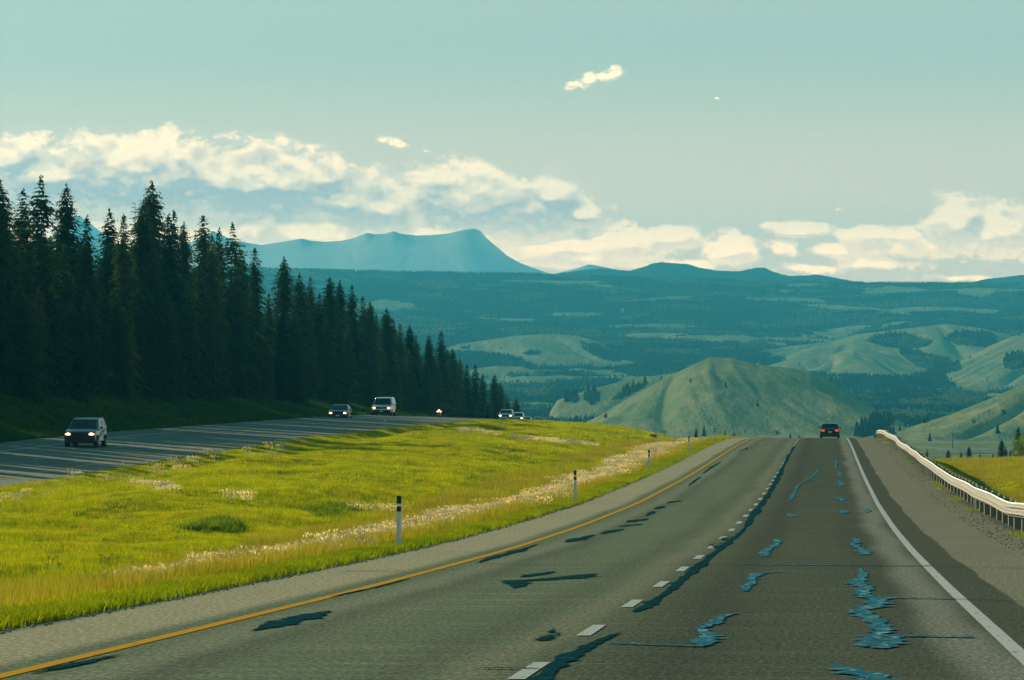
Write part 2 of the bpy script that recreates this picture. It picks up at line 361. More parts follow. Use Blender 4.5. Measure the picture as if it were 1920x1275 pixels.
def multi(name, quads, hf, m, off):
    """many small pieces of one paint or tar layer: each a list of rows (t_left, t_right, d)"""
    V = []; Fc = []; U = []; Vv = []; rim = []
    for q in quads:
        b0 = len(V); n = len(q)
        for i, (a, b_, d) in enumerate(q):
            z = -float(hf(d)) + off; en = 0.0 if i in (0, n - 1) else 1.0
            for k, r in ((0, 0), (.28, en), (.72, en), (1, 0)):
                t = a + (b_ - a) * k; V.append((float(X_of(t, d)), d, z)); U.append(t); Vv.append(d); rim.append(r)
        for i in range(n - 1):
            for k in range(3): Fc.append((b0 + 4 * i + k, b0 + 4 * i + k + 1, b0 + 4 * i + k + 5, b0 + 4 * i + k + 4))
    o = mesh_np(name, V, Fc, m, attrs={'rim': rim}); add_uv(o, U, Vv); return tag(o, kind='structure')
dq = []
d = 32.6 - 9
while d < 520:
    L = 3.0
    dq.append([(.245, .375, x) for x in np.linspace(d, d + L, 4)]); d += 9.0
multi('lane_dashes', dq, hR, m_whi, .008)
dq = []; d = 150
while d < 680: dq.append([(TL - .06, TL + .06, x) for x in np.linspace(d, d + 3, 4)]); d += 9
multi('oncoming_lane_dashes', dq, hL, m_whi, .008)

# tar and sealant: centre lines traced on the road surface, (photo x, y, width in metres)
def ribbon(pts, jag=.35, sub=7):
    q = []
    P_ = [(road_pt(x, y), w) for (x, y, w) in pts]
    for i in range(len(P_) - 1):
        (t0, d0), w0 = P_[i]; (t1, d1), w1 = P_[i + 1]
        for k in range(sub):
            a = k / sub; w = .82 * (w0 + (w1 - w0) * a) * (1 + jag * .7 * random.uniform(-1, 1)); c = t0 + (t1 - t0) * a + random.uniform(-1, 1) * .12 * w
            q.append((c - w / 2, c + w / 2, d0 + (d1 - d0) * a))
    (t1, d1), w1 = P_[-1]; q.append((t1 - .01, t1 + .01, d1))
    q.sort(key=lambda r: r[2]); out = [q[0]]
    for r in q[1:]:
        if r[2] - out[-1][2] > .02: out.append(r)
    return out
DARK = [
 [(1000,1290,.34),(1050,1243,.30),(1095,1218,.26),(1130,1200,.16),(1165,1186,.03)],
 [(1188,1149,.08),(1212,1137,.30),(1245,1115,.20),(1270,1095,.24),(1300,1070,.26),(1332,1044,.30),(1358,1023,.30),(1385,1003,.20),(1402,984,.10)],
 [(1398,988,.20),(1412,966,.40),(1428,945,.30),(1446,918,.32),(1458,897,.42),(1468,876,.30),(1478,856,.34),(1490,836,.30)],
 [(1040,1180,.05),(1010,1203,.28),(1055,1188,.05)], [(1328,1020,.05),(1345,1028,.35),(1352,1018,.05)], [(1352,1008,.05),(1362,1014,.4),(1372,1006,.05)],
 [(962,1104,.05),(975,1098,.55),(968,1090,.75),(1010,1088,.8),(1060,1085,1.2),(1090,1080,.8),(1120,1076,.1)],
 [(975,1083,.1),(1005,1078,.5),(1040,1072,.08)],
 [(475,1184,.1),(520,1172,.55),(570,1158,.6),(622,1146,.08)],
 [(895,1056,.05),(930,1044,.35),(970,1034,.35),(1010,1020,.05)],
 [(1060,1018,.1),(1085,1011,.7),(1115,1003,.1)], [(1125,1002,.1),(1150,996,.55),(1170,992,.1)], [(1160,988,.1),(1185,985,.7),(1205,983,.1)],
 [(1175,980,.1),(1195,976,.7),(1215,973,.1)], [(1210,968,.1),(1222,962,.4),(1226,959,.1)], [(1228,955,.1),(1238,952,.5),(1245,949,.1)], [(1250,944,.1),(1262,941,.6),(1276,939,.1)],
 [(1290,912,.1),(1305,900,.24),(1315,893,.05)], [(1318,888,.1),(1333,877,.3),(1352,866,.08)], [(1385,846,.1),(1398,842,.4),(1402,838,.05)],
 [(620,1120,.03),(700,1103,.12),(770,1085,.05)], [(60,1264,.08),(150,1245,.25),(230,1228,.05)],
]
SEAL = [
 [(1385,1150,.10),(1350,1158,.32),(1338,1170,.28),(1310,1180,.22),(1330,1192,.40),(1320,1205,.34),(1316,1214,.22)],
 [(1468,1073,.10),(1420,1076,.45),(1408,1085,.30),(1412,1093,.25),(1395,1104,.20),(1398,1110,.12)],
 [(1455,1011,.10),(1460,1018,.40),(1440,1030,.32),(1432,1038,.30),(1436,1045,.20)],
 [(1500,906,.05),(1494,914,.36),(1490,924,.28),(1483,936,.36),(1481,938,.1)], [(1532,880,.3),(1531,886,.24),(1524,894,.2),(1510,902,.2),(1500,908,.1)],
 [(1478,964,.1),(1484,967,.7),(1480,970,.1)],
 [(1600,1008,.15),(1606,1016,.45),(1600,1022,.32),(1614,1030,.40),(1622,1038,.55),(1620,1042,.1)],
 [(1612,1066,.15),(1618,1080,.35),(1606,1092,.42),(1622,1103,.46),(1612,1115,.42),(1650,1125,.62),(1640,1136,.6),(1608,1148,.5),(1628,1158,.40),(1645,1170,.35),(1655,1182,.38),(1640,1194,.42),(1628,1206,.50),(1622,1216,.26)],
 [(1680,1192,.10),(1672,1200,.45),(1660,1210,.50),(1652,1218,.34)],
 [(1566,858,.2),(1568,868,.25),(1567,876,.3),(1572,880,.1)], [(1572,884,.1),(1576,889,.7),(1574,893,.1)], [(1572,902,.2),(1578,908,.7),(1574,912,.2)], [(1562,932,.1),(1572,934,.8),(1578,938,.6),(1578,941,.1)],
 [(1578,955,.1),(1584,960,.6),(1578,964,.1)], [(1625,954,.1),(1628,958,.35),(1625,962,.1)],
 [(1560,1246,.1),(1595,1260,.5),(1640,1272,.5),(1668,1285,.3)],
]
multi('tar_seams', [ribbon([(x, y, w * .74) for x, y, w in p], .6) for p in DARK], hR, m_tar, .010)
multi('worn_sealant_patches', [ribbon([(x, y, w * .8) for x, y, w in p], .75, 6) for p in SEAL], hR, m_seal, .012)
def cross(x0, y0, x1, y1, w):
    (t0, d0), (t1, d1) = road_pt(x0, y0), road_pt(x1, y1); n = 40; out = []
    V = []; Fc = []; U = []; Q = []
    for i in range(n + 1):
        a = i / n; t = t0 + (t1 - t0) * a; d = d0 + (d1 - d0) * a + random.uniform(-.06, .06); ww = w * random.uniform(.5, 1.3)
        for s in (-1, 1):
            V.append((float(X_of(t, d + s * ww / 2)), d + s * ww / 2, -float(hR(d + s * ww / 2)) + .014)); U.append(t); Q.append(d + s * ww / 2)
    return V, [(2 * i, 2 * i + 2, 2 * i + 3, 2 * i + 1) for i in range(n)], U, Q
def crosses(name, L, m):
    V = []; Fc = []; U = []; Q = []
    for a in L:
        v, f, u, q = cross(*a); b0 = len(V); V += v; U += u; Q += q; Fc += [tuple(i + b0 for i in ff) for ff in f]
    o = mesh_np(name, V, Fc, m, attrs={'rim': [.75] * len(V)}); add_uv(o, U, Q); tag(o, kind='structure')
crosses('sealed_cross_cracks', [(1380,1059,1745,1062,.34),(1135,1207,1320,1214,.2),(1610,1121,1790,1124,.34),(1655,1193,1825,1196,.34),(1425,1076,1472,1072,.3)], m_seal)
crosses('dark_cross_cracks', [(900,1058,1380,1060,.10),(690,1071,1235,1066,.06),(640,1071,760,1073,.10),(1745,1063,1915,1066,.12),(1790,1125,1920,1129,.12),(900,1255,1010,1256,.12),(1700,890,1760,893,.2)], m_tar)

# ------------------------------------------------------------------ the valley and its hills
XS = np.arange(-420, 2341, 4.0)
DS = np.concatenate([np.arange(960, 1600, 20), np.arange(1600, 3000, 9), np.arange(3000, 5200, 10), np.arange(5200, 7100, 14), np.arange(7100, 9001, 100)])
def base_y(x, d):
    y = np.interp(d, [900, 1050, 1300, 1700, 2200, 2600, 3000, 3400, 3800, 4300, 4800, 5300, 5800, 6300, 6700, 7000],
                  [884, 851, 838, 824, 808, 792, 768, 742, 714, 682, 654, 627, 600, 573, 552, 534])
    ridge = np.interp(x, [-420, 480, 620, 800, 1000, 1200, 1400, 1600, 1920, 2340], [503, 504, 507, 511, 515, 522, 528, 531, 533, 536])
    k = sstep(d, 5000, 7000)
    return y + (ridge - 534) * k
HILLS = {  # name: (base distance, crest distance, outline, meadow)
 'A': (1900, 2300, [(1040,815),(1090,796),(1125,778),(1180,745),(1240,712),(1290,688),(1330,670),(1370,671),(1420,683),(1480,689),(1520,697),(1560,716),(1605,745),(1655,774),(1705,797),(1750,814)]),
 'E': (1650, 2000, [(1650,830),(1670,812),(1720,796),(1780,778),(1850,750),(1920,720),(2040,690),(2340,650)]),
 'M': (2600, 2750, [(1030,775),(1045,750),(1110,728),(1200,708),(1260,700),(1300,690),(1330,725)]),
 'N': (2290, 2400, [(1490,800),(1520,782),(1560,775),(1600,790)]),
 'B2': (3930, 4050, [(870,720),(885,692),(930,686),(980,688),(1010,700),(1025,720)]),
 'B': (4250, 4700, [(600,700),(700,680),(830,656),(860,645),(920,637),(960,630),(1030,626),(1080,629),(1120,640),(1160,658),(1205,676),(1260,694)]),
 'C2': (3920, 4350, [(1470,716),(1500,697),(1518,683),(1560,664),(1599,653),(1640,659),(1700,675),(1760,692),(1830,714)]),
 'C3': (4120, 4600, [(1420,700),(1450,680),(1485,662),(1521,652),(1570,646),(1620,641),(1700,650),(1780,664),(1850,684),(1880,700)]),
 'C1': (4400, 4900, [(1350,690),(1390,668),(1440,655),(1500,647),(1560,640),(1605,627),(1680,618),(1732,612),(1774,607),(1844,616),(1900,630),(1960,655)]),
 'D': (3600, 4150, [(1755,712),(1780,690),(1810,672),(1850,652),(1890,634),(1920,624),(2000,600),(2340,590)]),
}
def far_terrain(x, d):
    x, d = np.broadcast_arrays(np.asarray(x, float), np.asarray(d, float))
    by = base_y(x, d)
    roll = fbm(x / 260, d / 420, 5, 3) * 26 * sstep(d, 2300, 3600) * sstep(d, 7000, 6200) * (.4 + .6 * sstep(d, 2600, 4500))
    z = (CY - (by - roll)) * d / F
    hid = np.zeros(x.shape, int)
    for i, (k, (db, dc, sk)) in enumerate(HILLS.items()):
        sx, sy = zip(*sk)
        bb = base_y(x, np.array(db, float)); ys = np.interp(x, sx, sy)
        ins = np.minimum(sstep(x, sx[0] - 12, sx[0] + 2), sstep(x, sx[-1] + 12, sx[-1] - 2))
        if sx[-1] > 2200: ins = sstep(x, sx[0] - 12, sx[0] + 2)
        ys = ys + (1 - ins) * 60
        s = np.clip((d - db) / (dc - db), 0, 1)
        big = k in 'AE'
        wx = x + 70 * fbm(x / 300, d / 500, 2, 40 + i)
        gw = 105 if big else 60
        xt = sx[int(np.argmin(sy))]
        fan = (wx - xt) / (gw * (.45 + 1.0 * (1 - s))) + .9 * s
        gul = 1 - np.abs(2 * vnoise(fan + 7.0 * i, s * .7 + i, 50 + i)) * 1.0
        gul2 = fbm(fan * 3.1, s * 1.5, 3, 70 + i)
        amp = (27 if big else 12) * np.sqrt(s) * (1 - s) * 2.2
        y = bb + (ys - bb) * (1 - (1 - s) ** 1.5) + amp * (gul - .45) * 1.2 + amp * .30 * gul2
        y += fbm(x / 150 + s, s * 1.5, 2, 120 + i) * (16 if big else 8) * np.sqrt(s) * (1 - s) * 2.2
        y += fbm(x / 120, s * 2.5, 3, 90 + i) * (7 if big else 3) * s * (1 - s) * 4
        zc = (CY - y) * np.minimum(d, dc) / F
        zc = np.where(d > dc, (CY - ys) * dc / F - (d - dc) * .10, zc)
        zc = np.where(d < db, (CY - bb) * db / F - (db - d) * .10 - 1, zc)
        better = zc > z
        z = np.where(better, zc, z); hid = np.where(better & (d >= db - 1), i + 1, hid)
    # behind the ridge the land drops
    zr = (CY - base_y(x, 7000.0)) * 7000 / F
    z = np.where(d > 7000, zr - (d - 7000) * .03, z)
    return z, hid
XX, DD2 = np.meshgrid(XS, DS)
ZF, HID = far_terrain(XX, DD2)
def ell(x, y, cx, cy, rx, ry, rot=0):
    c, s = math.cos(R(rot)), math.sin(R(rot)); u = (x - cx) * c + (y - cy) * s; v = -(x - cx) * s + (y - cy) * c
    return 1 - np.sqrt((u / rx) ** 2 + (v / ry) ** 2)
def cover_of(x, d, z, hid):
    """1 = open grass, 0 = wood"""
    y = CY - z * F / d                        # elevation angle as the land cover map's second axis
    nz = fbm(x / 60, d / 160, 4, 11) * .9
    m = (hid > 0).astype(float)
    m = np.where(d < 2150, 1.0, m)
    # woods standing on the hills
    w = np.full(x.shape, -1.0)
    for e in ((1690,640,62,13,5),(1826,635,45,15,0),(1745,676,60,16,18),(1905,675,26,14,-10),
              (1000,663,20,4,0),(873,652,10,3,0),(1130,662,40,12,20),(1640,800,35,12,-20),(1175,736,36,6,-25),(1112,744,16,12,0),(1070,748,14,7,0)):
        w = np.maximum(w, ell(x, y, *e))
    m = np.where(w + nz * .5 > 0, 0.0, m)
    # open fields among the woods
    f = np.full(x.shape, -1.0)
    for e in ((1330,634,190,7,1),(1230,628,80,5,-2),(1480,636,90,6,2),(1560,628,70,4,-4),(960,600,80,4,2),(1210,612,100,4,0),(1620,580,110,5,4),(1820,582,70,4,3),(1480,562,80,4,2),(1250,560,90,4,-4),(1130,700,60,5,6),(990,712,90,6,-2),(1080,590,60,4,0)):
        f = np.maximum(f, ell(x, y, *e))
    m = np.where((hid == 0) & (d > 2300) & (f + nz * .7 > 0), .75, m)
    m = np.where((hid == 0) & (d > 2300) & (fbm(x / 170, d / 260, 4, 77) > .36), .6, m)
    # the dark wood on the valley floor, left and middle
    m = np.where((hid == 0) & (d < 2300) & (x < 1110 + nz * 60) & (d > 1250), 0.0, m)
    m = np.where((hid == 0) & (d < 2450) & (d > 1700) & (x > 1640 + nz * 30) & (x < 1720), 0.0, m)
    return m
COV = cover_of(XX, DD2, ZF, HID)
def mat_valley():
    m, t, b = nmat('valley_land')
    geo = t.new('ShaderNodeNewGeometry'); p = geo.outputs['Position']
    at = t.new('ShaderNodeAttribute', attribute_name='open'); o = at.outputs['Fac']
    fr = t.new('ShaderNodeAttribute', attribute_name='far').outputs['Fac']
    n = t.noise(t.scalev(p, .02, .006, 0), 1, 6, .6); n2 = t.noise(t.scalev(p, .16, .03, 0), 1, 5, .65)
    n3 = t.noise(t.scalev(p, .05, .004, .0), 1, 4, .6)
    g_ = t.mix(t.ss(n, .35, .65), (.15, .205, .09), (.29, .275, .13)); g_ = t.mix(t.m('MULTIPLY', t.ss(n2, .4, .7), .6), g_, (.11, .16, .075))
    g_ = t.mix(t.m('MULTIPLY', t.ss(n3, .55, .7), .5), g_, (.42, .36, .19))
    w_ = t.mix(n2, (.012, .03, .014), (.03, .055, .02))
    c = t.mix(t.ss(o, .3, .55), w_, g_)
    t.l.new(c, b.inputs['Base Color']); b.inputs['Roughness'].default_value = 1; b.inputs['Specular IOR Level'].default_value = 0
    bp = t.new('ShaderNodeBump'); bp.inputs['Strength'].default_value = .9; bp.inputs['Distance'].default_value = 2.0
    t.l.new(n2, bp.inputs['Height']); t.l.new(bp.outputs[0], b.inputs['Normal'])
    return m
m_valley = mat_valley()
PV = np.stack([(XX - CX) / F * DD2, DD2, ZF], -1).reshape(-1, 3)
PV[: len(XS), 2] -= 3
tag(mesh_np('valley_hills', PV, grid_faces(*XX.shape), m_valley, smooth=True, attrs={'open': COV, 'far': sstep(DD2, 3000, 7000)}), kind='structure')

# far mountains, each a real ridge with a near slope and a back slope
def mountain(name, D, outline, ybase, depth, seed, m, rough=1.0, small=0.0):
    xs = np.arange(outline[0][0], outline[-1][0] + 1, 3.0); sx, sy = zip(*outline)
    crest = np.interp(xs, sx, sy)
    crest = crest + fbm(xs / 20, xs * 0, 4, seed) * 1.6 * rough + fbm(xs / 3.1, xs * 0, 2, seed + 3) * small
    s = np.linspace(-1, 1, 70); S, C = np.meshgrid(s, crest, indexing='ij'); _, XG = np.meshgrid(s, xs, indexing='ij')
    Dg = D + S * depth
    kb = np.exp(-np.linspace(-2.2, 2.2, 61) ** 2); kb /= kb.sum()
    soft = np.convolve(np.pad(crest, 30, 'edge'), kb, 'valid'); a_ = (1 - np.abs(S)) ** 9
    y = ybase + (C * a_ + np.minimum(soft[None, :] + 4, ybase) * (1 - a_) - ybase) * (1 - np.abs(S)) ** .9
    y = y + (np.abs(fbm(XG / 55 + S * 1.2, S * 3, 4, seed + 9)) * -22 + 5) * rough * (np.sin(np.pi * (1 - np.abs(S))) ** .8) * .5
    zc = (CY - y) * D / F
    return tag(mesh_np(name, np.stack([(XG - CX) / F * Dg, Dg, zc], -1).reshape(-1, 3), grid_faces(*XG.shape), m, smooth=True), kind='structure')
def mat_rock(name, a, b_, sc_):
    m, t, b = nmat(name)
    p = t.new('ShaderNodeNewGeometry').outputs['Position']
    n = t.noise(t.scalev(p, sc_, sc_, sc_ * 3), 1, 6, .6)
    t.l.new(t.mix(t.ss(n, .35, .65), a, b_), b.inputs['Base Color']); b.inputs['Roughness'].default_value = 1; b.inputs['Specular IOR Level'].default_value = 0
    return m
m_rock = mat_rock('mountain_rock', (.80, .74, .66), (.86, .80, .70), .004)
m_blue = mat_rock('wooded_slopes', (.012, .032, .028), (.03, .055, .04), .02)
MD = 10200
mountain('mountain_massif', MD, [(260,540),(330,500),(390,470),(430,452),(450,450),(470,455),(490,458),(510,455),(540,450),(566,445),(580,449),(610,452),(640,450),(665,444),(687,434),(700,437),(720,437),(738,431),(752,436),(780,440),(810,439),(840,436),(862,430),(888,425),(900,429),(912,444),(930,460),(950,478),(975,492),(1000,502),(1036,514),(1060,522)], 545, 560, 1, m_rock, .18)
mountain('mountain_peak', MD + 600, [(40,520),(90,450),(120,410),(140,402),(160,409),(180,425),(205,445),(240,480),(330,470),(380,440),(400,430),(430,445),(452,455),(480,490),(520,530)], 545, 560, 2, m_rock, .25)
mountain('distant_peak', MD + 1200, [(1040,512),(1070,505),(1090,499),(1104,494),(1120,497),(1145,502),(1180,510),(1220,520)], 545, 300, 3, m_rock, .5)
mountain('blue_hills', 8500, [(1000,528),(1050,511),(1090,506),(1130,502),(1180,507),(1200,502),(1222,493),(1240,490),(1262,492),(1290,494),(1310,501),(1345,507),(1385,508),(1410,502),(1432,500),(1450,509),(1480,517),(1510,516),(1530,513),(1560,519),(1600,527),(1625,530),(1645,527),(1670,530),(1690,536)], 548, 700, 4, m_blue, .35, 1.2)
mountain('blue_hill_shoulder', 8700, [(1790,540),(1820,529),(1850,522),(1880,519),(1905,516),(1960,512),(2060,505),(2300,515)], 548, 700, 5, m_blue, .35, 1.0)
# the strip of water on the valley floor
mw, tw, bw = nmat('lake_water'); bw.inputs['Base Color'].default_value = (.012, .05, .09, 1); bw.inputs['Specular IOR Level'].default_value = .1; bw.inputs['Roughness'].default_value = .4
bpw = tw.new('ShaderNodeBump'); bpw.inputs['Strength'].default_value = .3
tw.l.new(tw.noise(tw.scalev(tw.new('ShaderNodeNewGeometry').outputs['Position'], 1, .3, 1), 1, 3), bpw.inputs['Height']); tw.l.new(bpw.outputs[0], bw.inputs['Normal'])
xs = np.linspace(1740, 2000, 40); bot = 1060 + 0 * xs; top = bot + 16 * np.sin(np.pi * np.linspace(0, 1, 40)) ** .5 * (1 + .2 * fbm(xs / 30, 0 * xs, 2, 8)) + 1
WV = []; 
for x, a, b_ in zip(xs, bot, top): WV += [((x - CX) / F * a, a, -25.45), ((x - CX) / F * b_, b_, -25.45)]
tag(mesh_np('river', WV, [(2 * i, 2 * i + 2, 2 * i + 3, 2 * i + 1) for i in range(39)], mw), kind='structure')

# ------------------------------------------------------------------ spruces
def mat_foliage(name, a, b_, tr, trans=.35):
    m, t, b = nmat(name)
    t.n.remove(b)
    oi = t.new('ShaderNodeObjectInfo'); p = t.new('ShaderNodeNewGeometry').outputs['Position']
    n = t.noise(p, .9, 3, .6)
    f = t.m('ADD', t.m('MULTIPLY', n, .7), t.m('MULTIPLY', oi.outputs['Random'], .5), clamp=True)
    c = t.mix(t.ss(f, .3, .85), a, b_)
    c = t.mix(1.0, c, t.mix(oi.outputs['Random'], (.75, .85, .9), (1.25, 1.12, 1.0)), 'MULTIPLY')
    df = t.new('ShaderNodeBsdfDiffuse'); t.l.new(c, df.inputs[0])
    tl = t.new('ShaderNodeBsdfTranslucent'); t.l.new(t.mix(1.0, c, tr, 'MULTIPLY'), tl.inputs[0])
    mx = t.new('ShaderNodeMixShader'); mx.inputs[0].default_value = trans; t.l.new(df.outputs[0], mx.inputs[1]); t.l.new(tl.outputs[0], mx.inputs[2])
    out = [n_ for n_ in t.n if n_.type == 'OUTPUT_MATERIAL'][0]; t.l.new(mx.outputs[0], out.inputs[0])
    return m
m_needle = mat_foliage('spruce_needles', (.012, .036, .020), (.040, .070, .018), (1.7, 1.7, .6), .36)
m_leaf = mat_foliage('aspen_leaves', (.05, .10, .015), (.10, .15, .02), (1.6, 1.6, .5), .5)
m_bark = mat('spruce_bark', (.045, .038, .03), .95, spec=.1)
m_dead = mat('dead_wood', (.09, .085, .075), .95, spec=.1)

def tube(path, rad, n=6):
    V = []; Fc = []
    for i, (p, r) in enumerate(zip(path, rad)):
        for k in range(n):
            a = 2 * math.pi * k / n; V.append((p[0] + r * math.cos(a), p[1] + r * math.sin(a), p[2]))
    for i in range(len(path) - 1):
        for k in range(n): Fc.append((i * n + k, i * n + (k + 1) % n, (i + 1) * n + (k + 1) % n, (i + 1) * n + k))
    return V, Fc
def spruce_mesh(seed, H=14.0, rb=2.0, club=.0, ragged=.3, base=.06, whorl=.26, clump=.36):
    r = np.random.default_rng(seed); T = []
    z = base * H
    # an uneven profile: sparse bands and dense bands
    while z < H * .995:
        s = z / H
        env = rb * 1.5 * (1 - s) ** .58 * (1 - .30 * max(0, (.18 - s) / .18))
        env *= 1 + ragged * .6 * float(vnoise(np.array([s * 9.0]), np.array([seed * 1.7]), 3)[0])
        if club and s > .82: env = max(env, club * (1 - (s - .9) ** 2 / .012)) if abs(s - .9) < .1 else env
        env = max(env, .10)
        nb = 5 + int(env > .8) * 2
        ph = r.uniform(0, 6.28)
        for b in range(nb):
            if r.random() < .10 * ragged * 2: continue
            a = ph + 6.283 * b / nb + r.uniform(-.35, .35)
            L = env * r.uniform(1 - ragged, 1.18)
            up = .55 * (s - .55); droop = (.30 + .25 * (1 - s))
            n = max(3, int(L / .17))
            for k in range(n):
                q = (k + .6) / n; rr = L * q
                zz = z + rr * up - droop * L * q * q + .22 * L * max(0, q - .75)
                cx, cy = rr * math.cos(a), rr * math.sin(a)
                w = clump * (1.15 - .75 * q) * (.55 + .45 * min(1, L)) 
                for j in range(2 if L > .5 else 1):
                    t_ = a + r.uniform(-1.2, 1.2); c_, s_ = math.cos(t_), math.sin(t_)
                    le = w * r.uniform(.8, 1.5); hw = w * r.uniform(.30, .5)
                    ox, oy, oz = cx + r.uniform(-.06, .06), cy + r.uniform(-.06, .06), zz + r.uniform(-.05, .05)
                    dz = -r.uniform(.15, .9) * le
                    tw = r.uniform(-.6, .6)
                    T.append(((ox - s_ * hw, oy + c_ * hw, oz + tw * hw), (ox + s_ * hw, oy - c_ * hw, oz - tw * hw), (ox + c_ * le, oy + s_ * le, oz + dz)))
        z += whorl * r.uniform(.8, 1.2) * (1 - .35 * s)
    for k in range(14):                        # the leader
        a = r.uniform(0, 6.28); zz = H - r.uniform(0, .5); T.append(((0, 0, zz + .25), (.08 * math.cos(a), .08 * math.sin(a), zz), (.16 * math.cos(a + 1), .16 * math.sin(a + 1), zz + .08)))
    V = np.array(T, dtype=np.float32).reshape(-1, 3); Fc = np.arange(len(V), dtype=np.int32).reshape(-1, 3)
    return V, Fc
def make_mesh(name, V, Fc, m):
    o = mesh_np(name, V, Fc, m); me = o.data; bpy.data.objects.remove(o); return me
def trunk_mesh(seed, H, r0=.17, lean=0.0, mtl=None, twigs=False):
    r = np.random.default_rng(seed)
    path = [(lean * (s ** 2) * H + .05 * math.sin(s * 7 + seed), .04 * math.cos(s * 5 + seed), s * H - .4) for s in np.linspace(0, 1, 9)]
    V, Fc = tube(path, [r0 * (1 - .92 * s) for s in np.linspace(0, 1, 9)])
    if twigs:
        z = H * .15
        while z < H * .97:
            L = 1.3 * (1 - z / H) + .15
            for b in range(4):
                a = r.uniform(0, 6.28); l = L * r.uniform(.5, 1.1); x, y = l * math.cos(a), l * math.sin(a); b0 = len(V)
                V += [(0, 0, z - .02), (0, 0, z + .03), (x, y, z - .25 * l), (x * .95, y * .95, z - .25 * l + .03)]; Fc += [(b0, b0 + 2, b0 + 3, b0 + 1)]
            z += r.uniform(.2, .45)
    return make_mesh('trunk', V, Fc, mtl or m_bark)
KINDS = {}
for k, kw in {'full': dict(rb=2.3, ragged=.30), 'slim': dict(rb=1.5, ragged=.35), 'club': dict(rb=1.8, club=.55, ragged=.45), 'ragged': dict(rb=2.2, ragged=.75, whorl=.34),
              'wide': dict(rb=2.7, ragged=.4), 'mid': dict(rb=1.9, ragged=.5)}.items():
    KINDS[k] = [(make_mesh('crown', *spruce_mesh(100 + 17 * len(KINDS) + i, **kw), m_needle), trunk_mesh(i + 5, 13.4)) for i in range(2)]
KINDS['dead'] = [(None, trunk_mesh(77, 14, .13, .01, m_dead, True))]
TREE_OBJ = []
def spruce(kind, X, Y, z, H, label, group=None, wid=1.0, name='spruce_tree', cat='tree', var=None):
    root = empty(name, (X, Y, z), random.uniform(0, 6.28))
    cm, tm = KINDS[kind][(random.randrange(2) if var is None else var) % len(KINDS[kind])]
    s = H / 14.0; root.scale = (s * wid, s * wid, s)
    if cm:
        c = bpy.data.objects.new('crown', cm); col.objects.link(c); c.parent = root
    t_ = bpy.data.objects.new('trunk', tm); col.objects.link(t_); t_.parent = root
    tag(root, label, cat, group); return root
def on_line(px, t, dmax=1100):
    """where the sight line at px crosses the row t -> d"""
    return (t - 2.5) / ((px - CX) / F - SL) if abs((px - CX) / F - SL) > 1e-6 else dmax
